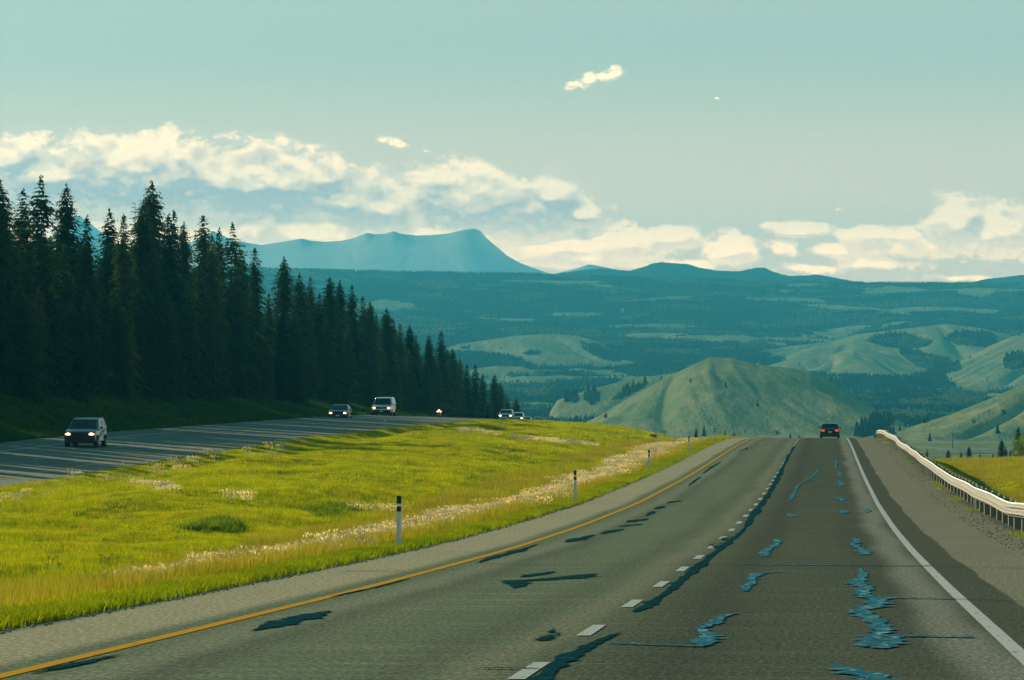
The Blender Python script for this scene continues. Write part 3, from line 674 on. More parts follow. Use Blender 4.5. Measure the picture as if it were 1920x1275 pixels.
# the front of the wood: top x, top y in the photo, row t, kind, width, label
FRONT = [
 (0,342,-53,'full',1.0,'tall dark spruce cut by the left edge of the picture'),
 (43,356,-55,'club',1.0,'dark spruce with a knobbly tip, first to the left of the highest treetop'),
 (77,334,-52,'ragged',1.1,'spruce with the highest treetop of the wood and shaggy spreading upper branches'),
 (124,349,-54,'full',.85,'open spired spruce just right of the highest treetop'),
 (163,407,-52,'slim',1.0,'narrow low spruce before the mountain gap right of the open spired spruce'),
 (206,395,-56,'mid',1.0,'spruce with a crooked ragged top at the right side of the mountain gap'),
 (232,404,-53,'slim',1.0,'slim rounded-top spruce left of the bare dead trunk'),
 (249,369,-58,'dead',1.0,'bare grey dead spruce trunk beside the big pointed spruce'),
 (284,344,-54,'wide',.85,'big dense pointed spruce right of the bare dead trunk'),
 (268,380,-52,'full',.9,'spruce shoulder crown leaning on the left of the big pointed spruce'),
 (316,404,-52,'slim',1.0,'slim spruce directly right of the big pointed spruce'),
 (326,396,-56,'mid',.7,'thin open-topped spruce behind the slim one right of the big pointed spruce'),
 (344,420,-53,'full',.8,'bushy-headed spruce left of the clear sky notch at the middle of the wood'),
 (381,404,-55,'mid',1.0,'tall open spruce standing alone between two notches in the tree line'),
 (397,440,-52,'slim',1.0,'lower spruce in the right notch beside the tall open one'),
 (411,430,-54,'mid',.8,'twiggy spruce just left of the shaggy hooked-top spruce'),
 (436,421,-52,'ragged',1.0,'spruce with a hooked shaggy top where the wood begins to fall away'),
 (452,470,-53,'full',.8,'spruce with drooping crown right under the hooked shaggy top'),
 (468,462,-55,'dead',.7,'thin bare dead pole just left of the clubbed slim spruce'),
 (478,465,-52,'club',1.0,'slim spruce with a clubbed top before the blue mountain slope'),
 (504,550,-53,'slim',.8,'short spruce in the gap right of the clubbed slim spruce'),
 (533,484,-52,'full',.95,'shapely pointed spruce rising alone over the blue ridge line'),
 (561,514,-53,'full',.85,'first of a pair of equal spruces right of the shapely pointed one'),
 (582,520,-53,'mid',.9,'second of a pair of equal spruces, its top slightly bent'),
 (599,550,-52,'slim',1.0,'small thin spruce between the pair and the twin-topped clump'),
 (618,519,-52,'wide',.8,'broad blunt spruce on the left of the twin-topped clump'),
 (637,528,-54,'full',.85,'pointed spruce on the right of the twin-topped clump'),
 (660,535,-52,'mid',.9,'spruce with one long branch reaching right above the white pickup'),
 (680,557,-53,'slim',1.1,'narrow spruce left of the bushy round-topped spruce'),
 (694,567,-52,'wide',.8,'bushy round-topped spruce above the white pickup'),
 (706,590,-54,'mid',.9,'low spruce right against the bushy round-topped one'),
 (725,579,-52,'full',1.0,'dense cone-shaped spruce just right of the white pickup'),
 (738,600,-54,'mid',.8,'spruce tucked behind the dense cone right of the pickup'),
 (750,607,-52,'slim',1.1,'narrow spruce left of the pair above the motorcycle'),
 (768,610,-52,'full',.9,'left one of the pair of spruces above the motorcycle'),
 (780,628,-53,'mid',.9,'right one of the pair of spruces above the motorcycle'),
 (804,628,-52,'full',.85,'separate spruce with a clean pointed tip left of the tallest far spire'),
 (827,622,-52,'slim',1.2,'tallest thin spire among the far spruces, right above the motorcyclist'),
 (848,655,-52,'wide',.9,'broad rounded spruce before the pale meadow hill'),
 (862,672,-54,'full',.8,'spruce on the right shoulder of the broad rounded one'),
 (875,685,-52,'slim',1.1,'left tip of the twin spires right of the broad rounded spruce'),
 (891,685,-52,'slim',1.2,'right tip of the twin spires right of the broad rounded spruce'),
 (905,702,-53,'mid',1.0,'spruce left of the last dense clump behind the silver oncoming car'),
 (927,703,-52,'full',1.0,'tallest spruce of the last clump, above the silver oncoming car'),
 (938,717,-52,'full',.9,'spruce on the right side of the last clump'),
 (950,739,-52,'mid',1.0,'lowest spruce ending the wood over the oncoming cars'),
 (968,745,-51.3,'full',1.0,'small lone spruce standing past the end of the wood'),
]
SKY_X = [a[0] for a in FRONT if a[3] != 'dead']; SKY_Y = [a[1] for a in FRONT if a[3] != 'dead']
oi_ = np.argsort(SKY_X); SKY_X = np.array(SKY_X)[oi_]; SKY_Y = np.array(SKY_Y)[oi_]
for (px, py, t_, kind, wd, lab) in FRONT:
    d = on_line(px, t_); X = (px - CX) / F * d; z = float(ground_z(t_, d)) - .2; ztop = (CY - py) / F * d
    spruce(kind, X, d, z, max(ztop - z, 2.5), lab, 'spruces along the top of the wood', wd, 'dead_spruce' if kind == 'dead' else 'spruce_tree')
tot = 0
for row, (t0, n, lo, hi) in enumerate(((-51.0, 84, 120, 215), (-55.5, 52, 50, 120), (-60.0, 32, 40, 110), (-66.0, 18, 40, 120))):
    for i in range(n):
        px = -560 + (1490 if row == 0 else 1430) * (i + random.uniform(.1, .9)) / n
        px = min(px, 945 - 8 * row)
        t_ = t0 + random.uniform(-1.5, 1.5); d = on_line(px, t_)
        if d > 1000 or d < 205: continue
        fade = np.interp(px, [0, 500, 950], [1, .6, .22])
        yt = float(np.interp(px, SKY_X, SKY_Y)) + random.uniform(lo, hi) * fade
        if px < 560 and row: yt = max(yt, np.interp(px, [0, 60, 130, 175, 215, 560], [410, 400, 430, 480, 450, 590]))
        X = (px - CX) / F * d; z = float(ground_z(t_, d)) - .2; ztop = (CY - yt) / F * d
        if ztop - z < 2.5: continue
        front = row == 0
        spruce(random.choice(['full', 'wide', 'mid', 'slim', 'ragged']), X, d, z, min(ztop - z, 19),
               'lower spruce at the shaded foot of the wood, below its skyline' if front else 'dark spruce packed inside the wood behind its front row',
               'lower spruces at the foot of the wood' if front else 'spruces packed inside the wood', random.uniform(.85, 1.2)); tot += 1

# small lone spruces out past the crest: top x, top y, distance, height guess
LONE = [(1305,804,690,'full',.9,'taller dark spruce past the crest left of the road, between the marker posts'),(1283,822,700,'mid',1.,'small dark spruce past the crest just left of the taller one'),
 (1318,824,705,'slim',1.,'small spruce past the crest just right of the taller one'),(1256,829,710,'slim',1.,'tiny spruce top past the crest near the brown sign back'),(1330,828,720,'mid',1.2,'low spruce top beside the fifth marker post'),
 (1878,823,640,'full',1.1,'dark pointed spruce left of the tall right-edge spruce'),(1909,801,620,'full',1.0,'tall dark spruce near the right edge of the picture'),(1895,842,660,'mid',1.0,'small spruce between the two dark spruces at the right edge'),
 (1817,837,700,'wide',1.0,'squat dark spruce above the right-hand meadow'),(1802,846,720,'mid',1.0,'tiny spruce top left of the squat one'),(1778,843,730,'wide',1.1,'rounded little tree top above the lit right meadow'),
 (1738,841,740,'slim',1.0,'thin tiny tree top above the right meadow'),(1698,827,560,'slim',1.2,'twiggy small spruce behind the guardrail bend'),(1716,838,600,'wide',1.0,'low bush-like spruce right of the guardrail bend'),
 (1838,850,720,'mid',1.2,'tiny dark tree top before the river'),(1862,851,700,'wide',1.0,'tiny bushy tree top left of the dark pointed spruce'),(1886,838,650,'slim',1.2,'narrow dark spruce touching the dark pointed one')]
for (px, py, d, kind, wd, lab) in LONE:
    X = (px - CX) / F * d; z = float(ground_z(t_of(X, d), d)) - .1; ztop = (CY - py) / F * d
    spruce(kind, X, d, z, max(ztop - z, 1.2), lab, 'lone trees past the crest', wd)
def leafy(px, py, d, w, lab):
    X = (px - CX) / F * d; z = float(ground_z(t_of(X, d), d)) - .1; h = (CY - py) / F * d - z
    r = np.random.default_rng(int(px)); T = []
    for k in range(26):
        a = r.uniform(0, 6.28); q = r.uniform(.35, 1); c = np.array([math.cos(a) * w * r.uniform(0, .9) * math.sin(q * 2.6), math.sin(a) * w * r.uniform(0, .9), h * q])
        for j in range(46):
            p = c + r.normal(0, 1, 3) * (.42, .42, .38); u = r.normal(0, 1, 3); v = r.normal(0, 1, 3); u *= .13 / np.linalg.norm(u); v *= .13 / np.linalg.norm(v)
            T.append((p - u, p + u, p + v * 1.4))
    V = np.array(T).reshape(-1, 3); root = empty('aspen_tree', (X, d, z))
    mesh_np('crown', V, np.arange(len(V)).reshape(-1, 3), m_leaf, root)
    tm = trunk_mesh(3, h * .8, .09); o = bpy.data.objects.new('trunk', tm); col.objects.link(o); o.parent = root
    tag(root, lab, 'tree', 'leafy trees at the right edge')
leafy(1915, 829, 600, .9, 'bright green leafy aspen in front of the tall right-edge spruce')
leafy(1930, 806, 612, 1.1, 'taller leafy aspen cut by the right edge of the picture')

# ------------------------------------------------------------------ scattered ground cover (uncountable)
def scatter(name, protos, pts, scl, rot, idx, kind='stuff'):
    me = bpy.data.meshes.new(name); me.vertices.add(len(pts)); me.vertices.foreach_set('co', np.asarray(pts, np.float32).ravel())
    a = me.attributes.new('scl', 'FLOAT_VECTOR', 'POINT'); a.data.foreach_set('vector', np.asarray(scl, np.float32).ravel())
    a = me.attributes.new('rot', 'FLOAT_VECTOR', 'POINT'); a.data.foreach_set('vector', np.asarray(rot, np.float32).ravel())
    a = me.attributes.new('pick', 'INT', 'POINT'); a.data.foreach_set('value', np.asarray(idx, np.int32).ravel())
    o = bpy.data.objects.new(name, me); col.objects.link(o); o['kind'] = kind
    ng = bpy.data.node_groups.new(name + '_scatter', 'GeometryNodeTree')
    ng.interface.new_socket('Geometry', in_out='INPUT', socket_type='NodeSocketGeometry'); ng.interface.new_socket('Geometry', in_out='OUTPUT', socket_type='NodeSocketGeometry')
    N, L = ng.nodes, ng.links
    gi_ = N.new('NodeGroupInput'); go_ = N.new('NodeGroupOutput'); iop = N.new('GeometryNodeInstanceOnPoints'); gti = N.new('GeometryNodeGeometryToInstance')
    for p in reversed(protos):
        oi = N.new('GeometryNodeObjectInfo'); oi.inputs['Object'].default_value = p; oi.transform_space = 'ORIGINAL'; L.new(oi.outputs['Geometry'], gti.inputs[0])
    def attr(nm, typ):
        n = N.new('GeometryNodeInputNamedAttribute'); n.data_type = typ; n.inputs[0].default_value = nm; return n.outputs[0]
    L.new(gi_.outputs[0], iop.inputs['Points']); L.new(gti.outputs[0], iop.inputs['Instance']); iop.inputs['Pick Instance'].default_value = True
    L.new(attr('pick', 'INT'), iop.inputs['Instance Index'])
    e = N.new('FunctionNodeEulerToRotation'); L.new(attr('rot', 'FLOAT_VECTOR'), e.inputs[0]); L.new(e.outputs[0], iop.inputs['Rotation'])
    L.new(attr('scl', 'FLOAT_VECTOR'), iop.inputs['Scale']); L.new(iop.outputs[0], go_.inputs[0])
    md = o.modifiers.new('scatter', 'NODES'); md.node_group = ng
    return o
def proto(name, V, Fc, m):
    o = mesh_np(name, V, Fc, m); col.objects.unlink(o); return o
def blades(seed, n, rad, h, w, lean=.35):
    r = np.random.default_rng(seed); T = []
    for i in range(n):
        a = r.uniform(0, 6.28); q = rad * math.sqrt(r.random()); x, y = q * math.cos(a), q * math.sin(a)
        hh = h * r.uniform(.5, 1.15); ya = r.uniform(0, 6.28); ww = w * r.uniform(.6, 1.3); la = r.uniform(0, 6.28); l = hh * lean * r.uniform(.2, 1)
        dx, dy = math.cos(ya) * ww / 2, math.sin(ya) * ww / 2; mx, my = x + math.cos(la) * l * .35, y + math.sin(la) * l * .35
        T += [((x - dx, y - dy, 0), (x + dx, y + dy, 0), (mx + dx * .8, my + dy * .8, hh * .55)), ((x - dx, y - dy, 0), (mx + dx * .8, my + dy * .8, hh * .55), (mx - dx * .8, my - dy * .8, hh * .55)),
              ((mx - dx * .8, my - dy * .8, hh * .55), (mx + dx * .8, my + dy * .8, hh * .55), (x + math.cos(la) * l, y + math.sin(la) * l, hh))]
    V = np.array(T).reshape(-1, 3); return V, np.arange(len(V)).reshape(-1, 3)
def mat_grass(name, a, b_, c_, trans=.5, sc_=.09):
    m, t, b = nmat(name); t.n.remove(b)
    oi = t.new('ShaderNodeObjectInfo'); p = t.new('ShaderNodeNewGeometry').outputs['Position']
    n = t.noise(t.scalev(p, sc_, sc_ * .35, 0), 1, 4, .6); n2 = t.noise(t.scalev(p, .5, .15, 0), 1, 3, .6)
    c = t.mix(t.ss(n, .35, .65), a, b_); c = t.mix(t.m('MULTIPLY', t.ss(n2, .5, .72), .8), c, c_)
    c = t.mix(1.0, c, t.mix(oi.outputs['Random'], (.5, .55, .6), (1.45, 1.4, 1.3)), 'MULTIPLY')
    df = t.new('ShaderNodeBsdfDiffuse'); t.l.new(c, df.inputs[0]); tl = t.new('ShaderNodeBsdfTranslucent'); t.l.new(c, tl.inputs[0])
    mx = t.new('ShaderNodeMixShader'); mx.inputs[0].default_value = trans; t.l.new(df.outputs[0], mx.inputs[1]); t.l.new(tl.outputs[0], mx.inputs[2])
    out = [n_ for n_ in t.n if n_.type == 'OUTPUT_MATERIAL'][0]; t.l.new(mx.outputs[0], out.inputs[0]); return m
m_grass = mat_grass('meadow_grass', (.37, .41, .002), (.47, .48, .003), (.27, .33, .003))
m_verge = mat_grass('verge_grass', (.22, .28, .006), (.32, .33, .008), (.15, .20, .006))
m_dry = mat_grass('dry_grass', (.38, .30, .02), (.34, .31, .015), (.40, .32, .05))
m_gold = mat_grass('golden_grass', (.50, .40, .01), (.46, .42, .01), (.40, .34, .02))
m_lush = mat_grass('lush_grass', (.14, .24, .004), (.18, .28, .005), (.10, .19, .005))
m_bank = mat_grass('shade_darkened_bank_grass', (.035, .085, .015), (.05, .11, .015), (.03, .07, .02), .3)  # deep shade under the wood is put into this darker grass colour
m_pale = mat_grass('foxtail_seedheads', (.90, .76, .44), (.94, .84, .56), (.82, .66, .36), .6)
m_dark = mat_grass('dark_weeds', (.17, .24, .012), (.20, .27, .012), (.13, .20, .012), .45)
gp = [proto('grass_tuft', *blades(i, 46, .30, .22, .012), m) for i, m in enumerate((m_grass, m_grass, m_grass, m_gold, m_gold, m_lush))]
gd = [proto('dry_tuft', *blades(20 + i, 40, .28, .38, .008), m_dry) for i in range(3)]
gv = [proto('verge_tuft', *blades(40 + i, 44, .26, .15, .016, .8), m_verge) for i in range(3)]
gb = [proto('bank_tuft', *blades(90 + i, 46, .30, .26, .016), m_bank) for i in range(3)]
def heads(seed):
    V, Fc = blades(seed, 16, .26, .30, .006, .4); r = np.random.default_rng(seed); T = []
    for i in range(24):
        a = r.uniform(0, 6.28); q = .28 * math.sqrt(r.random()); x, y = q * math.cos(a), q * math.sin(a); z = r.uniform(.2, .38); la = r.uniform(-.4, .9); l = .10
        for k in range(3):
            b = r.uniform(0, 3.14); w = .016; T.append(((x - w * math.cos(b), y - w * math.sin(b), z + .03), (x + w * math.cos(b), y + w * math.sin(b), z + .03), (x + math.cos(la) * l, y + math.sin(la) * l * .4, z + .05)))
            T.append(((x - w * math.cos(b), y - w * math.sin(b), z + .03), (x, y, z - .03), (x + w * math.cos(b), y + w * math.sin(b), z + .03)))
    V2 = np.array(T).reshape(-1, 3); return np.concatenate([V, V2]), np.arange(len(V) + len(V2)).reshape(-1, 3)
gh = [proto('foxtail_tuft', *heads(60 + i), m_pale) for i in range(3)]
gw = [proto('weed', *blades(80 + i, 60, .35, .45, .05, .9), m_dark) for i in range(2)]
def in_view(X, D, pad=60): px = CX + F * X / D; return (px > -pad) & (px < 1920 + pad)
def samp(n, t0, t1, d0, d1, pw=1.3):
    pw = pw + .001
    u = rng.random(n); d = (d0 ** (1 - pw) + u * (d1 ** (1 - pw) - d0 ** (1 - pw))) ** (1 / (1 - pw)); t = rng.uniform(t0, t1, n)
    X = X_of(t, d); k = in_view(X, d); return t[k], d[k], X[k]
def lay(name, protos, t, d, X, s0, s1, hmul=None):
    z = ground_z(t, d) - .03; s = rng.uniform(s0, s1, len(t)); sh = s * (1 if hmul is None else hmul); s = s * (1 + np.clip(d - 150, 0, 400) / 400)
    rot = np.zeros((len(t), 3)); rot[:, 2] = rng.uniform(0, 6.28, len(t))
    return scatter(name, protos, np.stack([X, d, z], -1), np.stack([s, s, sh], -1), rot, rng.integers(0, len(protos), len(t)))
t, d, X = samp(210000, L_NEAR + .35, -5.75, 42, 620)
k = (fbm(t / 7, d / 18, 3, 61) + .35 * sstep(t, -12, -7) - .12 > .30 + .0 * t)
hm = .85 + .9 * fbm(t / 5, d / 13, 3, 63)
# seedhead belts
belt = (t > -9.2 + 1.2 * fbm(t * 0, d / 25, 2, 5)) & (t < -6.6) & (fbm(t / 1.8, d / 14, 3, 65) > -.10) & (d > 62)
lay('meadow_grass', gp, t[~belt], d[~belt], X[~belt], .8, 1.25, (np.clip(hm, .5, 1.3) * (.55 + .45 * sstep(t, L_NEAR + .3, L_NEAR + 3)) * (.6 + .4 * sstep(-t, 6, 8.5)))[~belt])
t2, d2, X2 = samp(60000, -12.5, -5.9, 50, 430, 1.2)
w = np.exp(-((t2 + 8.6 + .8 * fbm(t2 * 0, d2 / 30, 2, 5)) / 1.0) ** 2) * (.75 + 1.9 * fbm(t2 / 1.5, d2 / 12, 3, 65)) * sstep(d2, 74, 108)
k2 = rng.random(len(t2)) < np.clip(w, 0, 1)
# the drain line across the median and patches by the oncoming road
t3, d3, X3 = samp(90000, L_NEAR + .4, -13, 130, 520, 1.1)
y3 = CY - F * ground_z(t3, d3) / d3; x3 = CX + F * X3 / d3
def near_line(pts, half):
    xs_, ys_ = zip(*pts); yy_ = np.interp(x3, xs_, ys_); return (x3 > xs_[0]) & (x3 < xs_[-1]) & (np.abs(y3 - yy_) < half)
k3 = near_line([(150,898),(210,903),(300,922),(400,934),(490,943)], 2.2) & (rng.random(len(t3)) < .11) | (near_line([(860,811),(900,816),(960,826),(1040,833),(1120,838)], 2.2) & (rng.random(len(t3)) < .12)) | (near_line([(640,960),(720,966),(760,968)], 3) & (rng.random(len(t3)) < .3))
k3 |= (rng.random(len(t3)) < .018) & (t3 < L_NEAR + 4.5) & (fbm(t3 / 2, d3 / 8, 3, 67) > .12) & (x3 < 560)
T_ = np.concatenate([t2[k2], t3[k3]]); D_ = np.concatenate([d2[k2], d3[k3]]); X_ = np.concatenate([X2[k2], X3[k3]])
lay('foxtail_grass', gh, T_, D_, X_, .8, 1.15)
t, d, X = samp(26000, -6.15, -5.35, 40, 460, 1.3); lay('verge_grass', gv, t, d, X, .5, 1.1)
t, d, X = samp(60000, -13, -6.2, 42, 440, 1.3); k = rng.random(len(t)) < np.clip(.55 + fbm(t / 4, d / 15, 3, 71), 0, 1); lay('dry_grass', gd, t[k], d[k], X[k], .8, 1.2)
# right hand meadow, browner
t, d, X = samp(110000, 7.5, 70, 85, 640, 1.1); w = fbm(t / 12, d / 22, 3, 73) - .02; k = rng.random(len(t)) < .5 + w * 1.5
hh = .3 + .7 * sstep(t, 11.5, 15); lay('right_meadow_dry_grass', gd, t[k], d[k], X[k], 1.0, 1.5, hh[k]); lay('right_meadow_green_grass', gp, t[~k], d[~k], X[~k], .9, 1.3, hh[~k])
# far bank
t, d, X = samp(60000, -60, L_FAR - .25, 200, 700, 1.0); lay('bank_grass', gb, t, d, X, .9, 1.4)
# dark weeds in hollows
W3 = [ground_pt(x + random.gauss(0, sx), y + random.gauss(0, sy)) for (x, y, sx, sy, n) in ((395,998,30,3,30),(610,968,22,7,34),(195,1130,7,14,26),(90,1165,16,5,22),(140,850,5,2,0)) for _ in range(n)]
A = np.array(W3); rot = np.zeros((len(A), 3)); rot[:, 2] = rng.uniform(0, 6.28, len(A)); s = rng.uniform(.5, 1.1, len(A))
scatter('dark_weed_patches', gw, A, np.stack([s, s, s], -1), rot, rng.integers(0, 2, len(A)))
# small orange flowers, each on its stalk, in two loose patches
m_fl = mat('orange_petals', (.75, .30, .02), .7); m_stalk = mat('green_stalk', (.08, .14, .02), .9)
def flower(px, py, lab):
    X, d, z = ground_pt(px, py + 14); root = empty('orange_flower', (X, d, z)); h = (CY - py) / F * d - z; h = min(max(h, .3), .8)
    V = [(0, 0, h)]; n = 8
    for k in range(n * 2): a = math.pi * k / n; r = .045 if k % 2 else .02; V.append((r * math.cos(a), r * math.sin(a), h + .012))
    V.append((0, 0, h + .04))
    Fc = [(0, 1 + k, 1 + (k + 1) % (2 * n)) for k in range(2 * n)] + [(2 * n + 1, 1 + k, 1 + (k + 1) % (2 * n)) for k in range(2 * n)]
    mesh_np('flower_head', V, Fc, m_fl, root); v, f = tube([(0, 0, -.05), (.01, 0, h * .5), (0, 0, h)], [.006] * 3, 5); mesh_np('stem', v, f, m_stalk, root)
    tag(root, lab, 'flower', 'orange flowers in the median grass')
for (x, y) in ((90,1057),(97,1060),(108,1056),(113,1069),(110,1072),(88,1072)): flower(x, y, 'small orange flower in the left patch in the grass near the left edge')
for (x, y) in ((187,1053),(191,1054),(196,1060),(202,1062),(205,1058),(210,1053)): flower(x, y, 'small orange flower in the right patch, above the dark leafy weed')

# ------------------------------------------------------------------ distant woods
def cone_tree(seed):
    r = np.random.default_rng(seed); V = []; Fc = []
    for l in range(4):
        z0 = .08 + l * .2; z1 = z0 + .42 - .03 * l; rr = .26 * (1 - l * .2); n = 7; b0 = len(V)
        for k in range(n): a = 6.283 * k / n + r.uniform(-.2, .2); q = rr * r.uniform(.7, 1.2); V.append((q * math.cos(a), q * math.sin(a), z0 + r.uniform(-.03, .03)))
        V.append((0, 0, min(z1, 1))); Fc += [(b0 + k, b0 + (k + 1) % n, b0 + n) for k in range(n)]
    return np.array(V), np.array(Fc)
def lump_tree(seed):
    r = np.random.default_rng(seed); T = []
    for k in range(7):
        c = np.array([r.uniform(-.2, .2), r.uniform(-.2, .2), r.uniform(.35, .8)])
        for j in range(14):
            u = r.normal(0, 1, 3); u /= np.linalg.norm(u); p = c + u * .17; a = np.cross(u, r.normal(0, 1, 3)); a /= np.linalg.norm(a); b_ = np.cross(u, a)
            T.append((p + a * .12, p - a * .07 + b_ * .1, p - a * .07 - b_ * .1))
    V = np.array(T).reshape(-1, 3); return V, np.arange(len(V)).reshape(-1, 3)
m_wood = mat_foliage('far_needles', (.010, .030, .018), (.022, .045, .020), (1.3, 1.3, .8), .2)
m_wood2 = mat_foliage('far_leaves', (.06, .10, .03), (.14, .17, .05), (1.4, 1.4, .7), .35)
fw = [proto('far_conifer', *cone_tree(i), m_wood) for i in range(3)] + [proto('far_aspen', *lump_tree(i), m_wood2) for i in range(2)]
def wood(n, d0, d1, s0, s1, name):
    d = np.sqrt(rng.uniform(d0 ** 2, d1 ** 2, n)); x = rng.uniform(-60, 1980, n)
    z, hid = far_terrain(x, d); cov = cover_of(x, d, z, hid)
    aspen = fbm(x / 90, d / 120, 3, 33) > .12
    lone = rng.random(n) < .0015
    k = (cov < .4) & (rng.random(n) < np.clip(.75 + fbm(x / 40, d / 90, 3, 34), 0, 1)) | lone & (cov > .5) & (x > 600)
    x, d, z, aspen = x[k], d[k], z[k], aspen[k]
    s = rng.uniform(s0, s1, len(x)); wd = s * np.where(aspen, .8, 1.0); pick = np.where(aspen, rng.integers(3, 5, len(x)), rng.integers(0, 3, len(x)))
    rot = np.zeros((len(x), 3)); rot[:, 2] = rng.uniform(0, 6.28, len(x))
    return scatter(name, fw, np.stack([(x - CX) / F * d, d, z - .2], -1), np.stack([wd, wd, s * np.where(aspen, .8, 1)], -1), rot, pick)
wood(46000, 1250, 3000, 2.6, 5.2, 'near_valley_wood')
wood(120000, 3000, 5200, 2.2, 4.6, 'middle_valley_wood')
wood(150000, 5200, 7050, 2.6, 5.0, 'ridge_wood')

# ------------------------------------------------------------------ lone buildings and poles in the valley
m_wall = mat('pale_wall', (.75, .74, .66), .8); m_roof = mat('grey_roof', (.25, .25, .24), .7); m_pole = mat('weathered_pole', (.10, .085, .07), .9)
def far_at(px, d): z, _ = far_terrain(np.array([float(px)]), np.array([float(d)])); return (px - CX) / F * d, float(z[0])
def bx(V, Fc, x0, x1, y0, y1, z0, z1):
    b = len(V); V += [(x, y, z) for x in (x0, x1) for y in (y0, y1) for z in (z0, z1)]
    Fc += [tuple(b + i for i in f) for f in ((0, 1, 3, 2), (4, 6, 7, 5), (0, 4, 5, 1), (2, 3, 7, 6), (0, 2, 6, 4), (1, 5, 7, 3))]
def shed(px, d, w, h, lab, name='farm_shed'):
    X, z = far_at(px, d); root = empty(name, (X, d, z)); V = []; Fc = []; bx(V, Fc, -w / 2, w / 2, 0, w * .6, -.5, h); mesh_np('wall', V, Fc, m_wall, root)
    V = [(-w / 2 - .2, -.2, h), (w / 2 + .2, -.2, h), (w / 2 + .2, w * .6 + .2, h), (-w / 2 - .2, w * .6 + .2, h), (-w / 2 - .2, w * .3, h * 1.4), (w / 2 + .2, w * .3, h * 1.4)]
    mesh_np('roof', V, [(0, 1, 5, 4), (2, 3, 4, 5), (0, 4, 3), (1, 2, 5), (0, 3, 2, 1)], m_roof, root); tag(root, lab, 'building')
shed(1421, 2290, 1.0, 1.1, 'tiny white shed on the top of the big grassy hill')
shed(1015, 4780, 12, 2.2, 'long pale farm building behind the left meadow hill')
shed(1798, 3300, 3.2, 1.4, 'small pale house among the woods below the right hills')
def pole(px, ytop, d, lab):
    X, z = far_at(px, d); h = (CY - ytop) / F * d - z; root = empty('power_pole', (X, d, z))
    v, f = tube([(0, 0, -.3), (0, 0, h)], [.13, .09], 8); mesh_np('pole', v, f, m_pole, root); V = []; Fc = []; bx(V, Fc, -.7, .7, -.06, .06, h * .93, h * .93 + .12); mesh_np('crossarm', V, Fc, m_pole, root); tag(root, lab, 'pole')
pole(1786, 811, 1250, 'thin power pole on the plain below the right-hand hill')
pole(1247, 807, 1150, 'thin power pole on the plain left of the road crest')

# ------------------------------------------------------------------ marker posts
m_post = mat('white_post', (.62, .63, .60), .5); m_black = mat('black_band', (.012, .014, .014), .4); m_refl = mat('pale_reflector', (.7, .75, .72), .3)
def marker_post(t, d, h, lab, lean=0, w=.085):
    X = float(X_of(t, d)); z = float(ground_z(t, d)) - .05; root = empty('marker_post', (X, d, z)); root.rotation_euler = (0, lean, .2)
    def cyl(nm, z0, z1, r, m):
        n = 10; V = []; Fc = []
        for zz in (z0, z1):
            for k in range(n): a = 6.283 * k / n; V.append((r * math.cos(a), r * .6 * math.sin(a), zz))
        V.append((0, 0, z1 + .01)); Fc = [(k, (k + 1) % n, n + (k + 1) % n, n + k) for k in range(n)] + [(n + k, n + (k + 1) % n, 2 * n) for k in range(n)]
        return mesh_np(nm, V, Fc, m, root)
    cyl('shaft', -.1, h * .76, w / 2, m_post); cyl('cap', h * .76, h + .05, w / 2 * 1.04, m_black); cyl('reflector', h * .855, h * .905, w / 2 * 1.12, m_refl)
    tag(root, lab, 'post', 'marker posts along the median edge')
ords = ['nearest marker post, white with a black head, at the median edge', 'second marker post from the camera, at the median edge', 'third marker post from the camera, half way to the crest', 'fourth marker post from the camera, near the crest', 'fifth marker post, thin against the valley at the crest', 'sixth marker post, standing dark at the top of the crest', 'farthest marker post, a tiny stroke past the crest']
for i, l in enumerate(ords):
    dd = 86 + 60.2 * i; marker_post(-5.45, dd, 1.0, l, [.01, 0, .015, -.01, .02, 0, 0][i])
def bare_post(px, py, h, lab):
    X, d, z = ground_pt(px, py); root = empty('stake', (X, d, z)); v, f = tube([(0, 0, -.1), (0, 0, h)], [.05, .05], 8); v.append((0, 0, h)); n = 8
    f += [(n + k, n + (k + 1) % n, 2 * n) for k in range(n)]; mesh_np('shaft', v, f, m_post, root); tag(root, lab, 'post')
bare_post(960, 830, .75, 'short pale stake in the middle of the median grass beside the dry streak')
bare_post(1233, 834, .8, 'short pale stake beside the brown sign back at the crest')
bare_post(722, 795, .4, 'tiny pale stake on the grass edge below the white pickup')
# sign seen from behind
m_sign = mat('brown_sign_back', (.10, .085, .05), .8); X, d, z = ground_pt(1225, 829); d = 425; X = (1225 - CX) / F * d; z = float(ground_z(t_of(X, d), d)); zt = (CY - 814.5) / F * d
root = empty('road_sign', (X, d, z)); V = []; Fc = []; bx(V, Fc, -.30, .30, -.02, .02, zt - z - .58, zt - z); mesh_np('panel', V, Fc, m_sign, root)
for s in (-.14, .14):
    V = []; Fc = []; bx(V, Fc, s - .035, s + .035, -.10, -.025, -.2, zt - z - .04); mesh_np('post', V, Fc, m_pole, root)
tag(root, 'brown back of a small road sign on two posts at the grass crest', 'sign')

